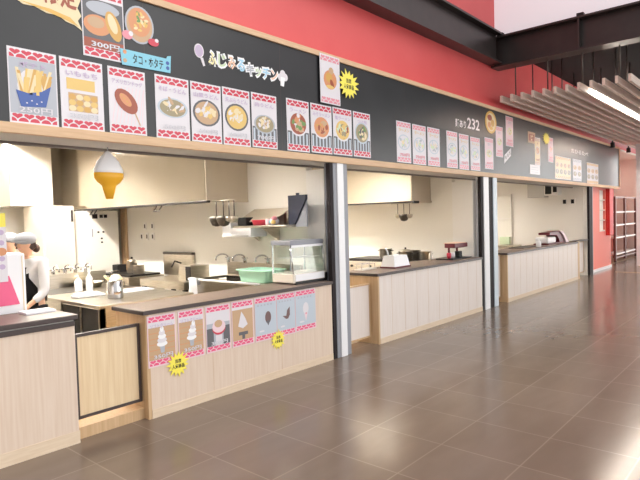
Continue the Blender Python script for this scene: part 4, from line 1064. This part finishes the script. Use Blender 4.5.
b.build('wire_rack', None, 'low wire rack at the back left of the second counter', 'rack')
t = thing('sample_stand', 'maroon topped stand with food samples at the right end of the second counter', 'stand', (8.02, .27, .8715))
B().box(7.66, 8.30, .12, .42, .8715, .888, 'iron', .004).build('tray', t)
B().box(7.84, 8.28, .18, .36, 1.045, 1.115, 'maroon', .01).box(7.83, 8.2, .17, .37, 1.115, 1.125, 'lpink').build('canopy', t, 'maroon canopy with a pale top')
for x in (7.93, 8.2): B().box(x, x+.02, .32, .35, .888, 1.045, 'maroon').build('post', t)
for x, m, r in ((7.76, 'crimson', .035), (7.87, 'paper', .04)):
    b = B(); b.lathe(x, .24, [(r*.7, .888), (r, .92), (r*1.05, .96), (r*.8, .975)], m, 16); b.build('sample_cup', None, ('red' if m == 'crimson' else 'white')+' sample cup on the tray under the maroon canopy', 'cup')
b = B().box(8.03, 8.12, .2, .28, .888, .985, 'black', .006); b.build('card_reader', None, 'small black box on the tray under the maroon canopy', 'box')
bottle(7.52, .42, .8715, .035, .15, 'steel', 'small steel shaker on the second counter left of the sample stand', False, 'shaker')

# ================================================================== THIRD KITCHEN
t = thing('pass_window', 'cream framed pass window with a shelf on the wall of the third kitchen', 'window', (14.37, 2.1, .75))
B().box(14.375, 14.399, 1.92, 2.36, .72, 2.05, 'cream').build('recess_panel', t)
for y in (1.90, 2.36): B().box(14.34, 14.399, y, y+.03, .7, 2.08, 'pale').build('frame', t)
for z in (.70, 1.42, 2.05): B().box(14.34, 14.399, 1.90, 2.39, z, z+.03, 'pale').build('frame', t)
B().box(14.25, 14.34, 1.93, 2.2, .75, .95, 'lgreen', .01).build('green_box', None, 'pale green box below the pass window of the third kitchen', 'box')
t = thing('air_vent', 'grey duct box with a black grille high on the wall of the third kitchen', 'vent', (14.25, 1.1, 1.95))
B().box(14.1, 14.39, .95, 1.38, 1.95, 2.30, 'softgrey', .006).build('duct_box', t)
B().box(14.08, 14.39, .62, .95, 1.99, 2.28, 'pale', .004).build('grille_frame', t)
B().box(14.07, 14.085, .78, .93, 2.02, 2.24, 'black').box(14.07, 14.085, .65, .74, 2.06, 2.22, 'dark').build('grille', t, 'black grille')
for y, l in ((.56, 'left'), (.37, 'right')):
    b = B().box(14.37, 14.399, y-.06, y+.06, 1.74, 1.90, 'pale', .004).box(14.355, 14.37, y-.035, y+.035, 1.77, 1.87, 'dark')
    b.build('power_socket', None, l+' dark socket of the pair under the duct box in the third kitchen', 'socket', 'sockets in the third kitchen')
t = thing('cash_register', 'white cash register with a dark curved hood on the third counter', 'register', (12.6, .32, .8715))
B().box(12.0, 12.75, .16, .48, .8715, .90, 'maroon', .005).build('base', t)
B().box(12.03, 12.55, .18, .46, .90, 1.03, 'white', .03).build('keyboard', t)
pts = [(12.2, 1.125), (12.75, 1.14), (12.95, 1.09), (13.1, .95), (13.16, .8715), (12.85, .8715), (12.8, .97), (12.65, 1.06), (12.2, 1.075)]
B().prism(pts, .2, .44, 'maroon').build('hood', t, 'dark curved hood')
B().prism([(12.76, 1.155), (13.0, 1.13), (13.25, .98), (13.4, .8715), (13.2, .8715), (13.1, .98), (12.93, 1.09)], .17, .46, 'paperpink').build('panel', t, 'pale pink panel')
b = B().box(10.7, 11.35, .2, .5, .8715, .885, 'iron', .003); b.build('dark_tray', None, 'dark tray on the third counter left of the register', 'tray')
bottle(11.3, .12, .8715, .05, .15, 'white', 'small white bottle on the third counter', False)
t = thing('back_table', 'steel table against the wall inside the third kitchen', 'table', (14.05, 2.2, 0))
B().box(13.7, 14.24, 1.6, 3.2, .72, .75, 'steel').build('tabletop', t)
for x in (13.72, 14.18):
    for y in (1.62, 3.14): B().box(x, x+.04, y, y+.04, 0, .72, 'steel').build('leg', t)

# kitchen ceiling lamps; skirts added to cut tube glare on the hall floor
k = 0
for x, y, l in ((1.6, 2.6, 'near left'), (3.1, 1.75, 'front right'), (3.1, 3.1, 'near right'), (3.1, 4.6, 'far right'), (6.9, 2.5, 'near'), (6.6, 4.4, 'far'), (5.5, 3.2, 'left'), (10.3, 3.2, 'left'), (12.6, 3.2, 'right')):
    kk = 'first' if x < 4 else 'second' if x < 8 else 'third'
    t = thing('ceiling_light', 'lit ceiling lamp in the %s part of the %s kitchen' % (l, kk), 'light', (x, y, 2.825), 'kitchen ceiling lamps')
    B().box(x-.09, x+.09, y-.62, y+.62, 2.91, 2.95, 'white').build('housing', t)
    B().box(x-.10, x-.09, y-.64, y+.64, 2.825, 2.95, 'white').build('skirt', t)
    B().box(x+.09, x+.10, y-.64, y+.64, 2.825, 2.95, 'white').build('skirt', t)
    for ye in (y-.64, y+.63): B().box(x-.09, x+.09, ye, ye+.01, 2.825, 2.95, 'white').build('end_cap', t)
    B().tube([(x, y-.6, 2.885), (x, y+.6, 2.885)], .025, 'tube', 10).build('tube', t, 'glowing tube')

# ================================================================== FAR END
t = thing('display_rack', 'brown metal rack with pale shelves at the far right end of the hall', 'rack', (19.7, .5, 0))
for x in (18.4, 19.6, 21.1):
    for y in (.36, .66): B().box(x-.03, x+.03, y-.03, y+.03, .04, 2.0, 'brownmetal').build('upright', t)
for y, z in ((.34, 1.96), (.64, 1.96), (.34, .12)): B().box(18.4, 21.1, y, y+.04, z, z+.04, 'brownmetal').build('rail', t)
for z in (.22, .72, 1.1, 1.5): B().box(18.43, 21.07, .35, .67, z, z+.045, 'wire').build('shelf', t)
for x in (18.4, 21.1):
    for y in (.36, .66): B().lathe(x, y, [(.03, 0), (.04, .02), (.03, .04)], 'black', 10).build('caster', t)
print('objects', len(bpy.data.objects))

for x, l in ((18.0, 'nearer'), (20.3, 'farther')):
    t = thing('downlight', l+' ceiling downlight above the brown metal rack', 'light', (x, .75, 3.26), 'downlights over the rack')
    B().lathe(x, .75, [(.10, 3.30), (.12, 3.27), (.11, 3.262), (.09, 3.28)], 'white', 20).build('rim', t)
    B().lathe(x, .75, [(.088, 3.275), (.088, 3.270)], 'downlight', 20).build('lamp', t, 'glowing lamp disc')
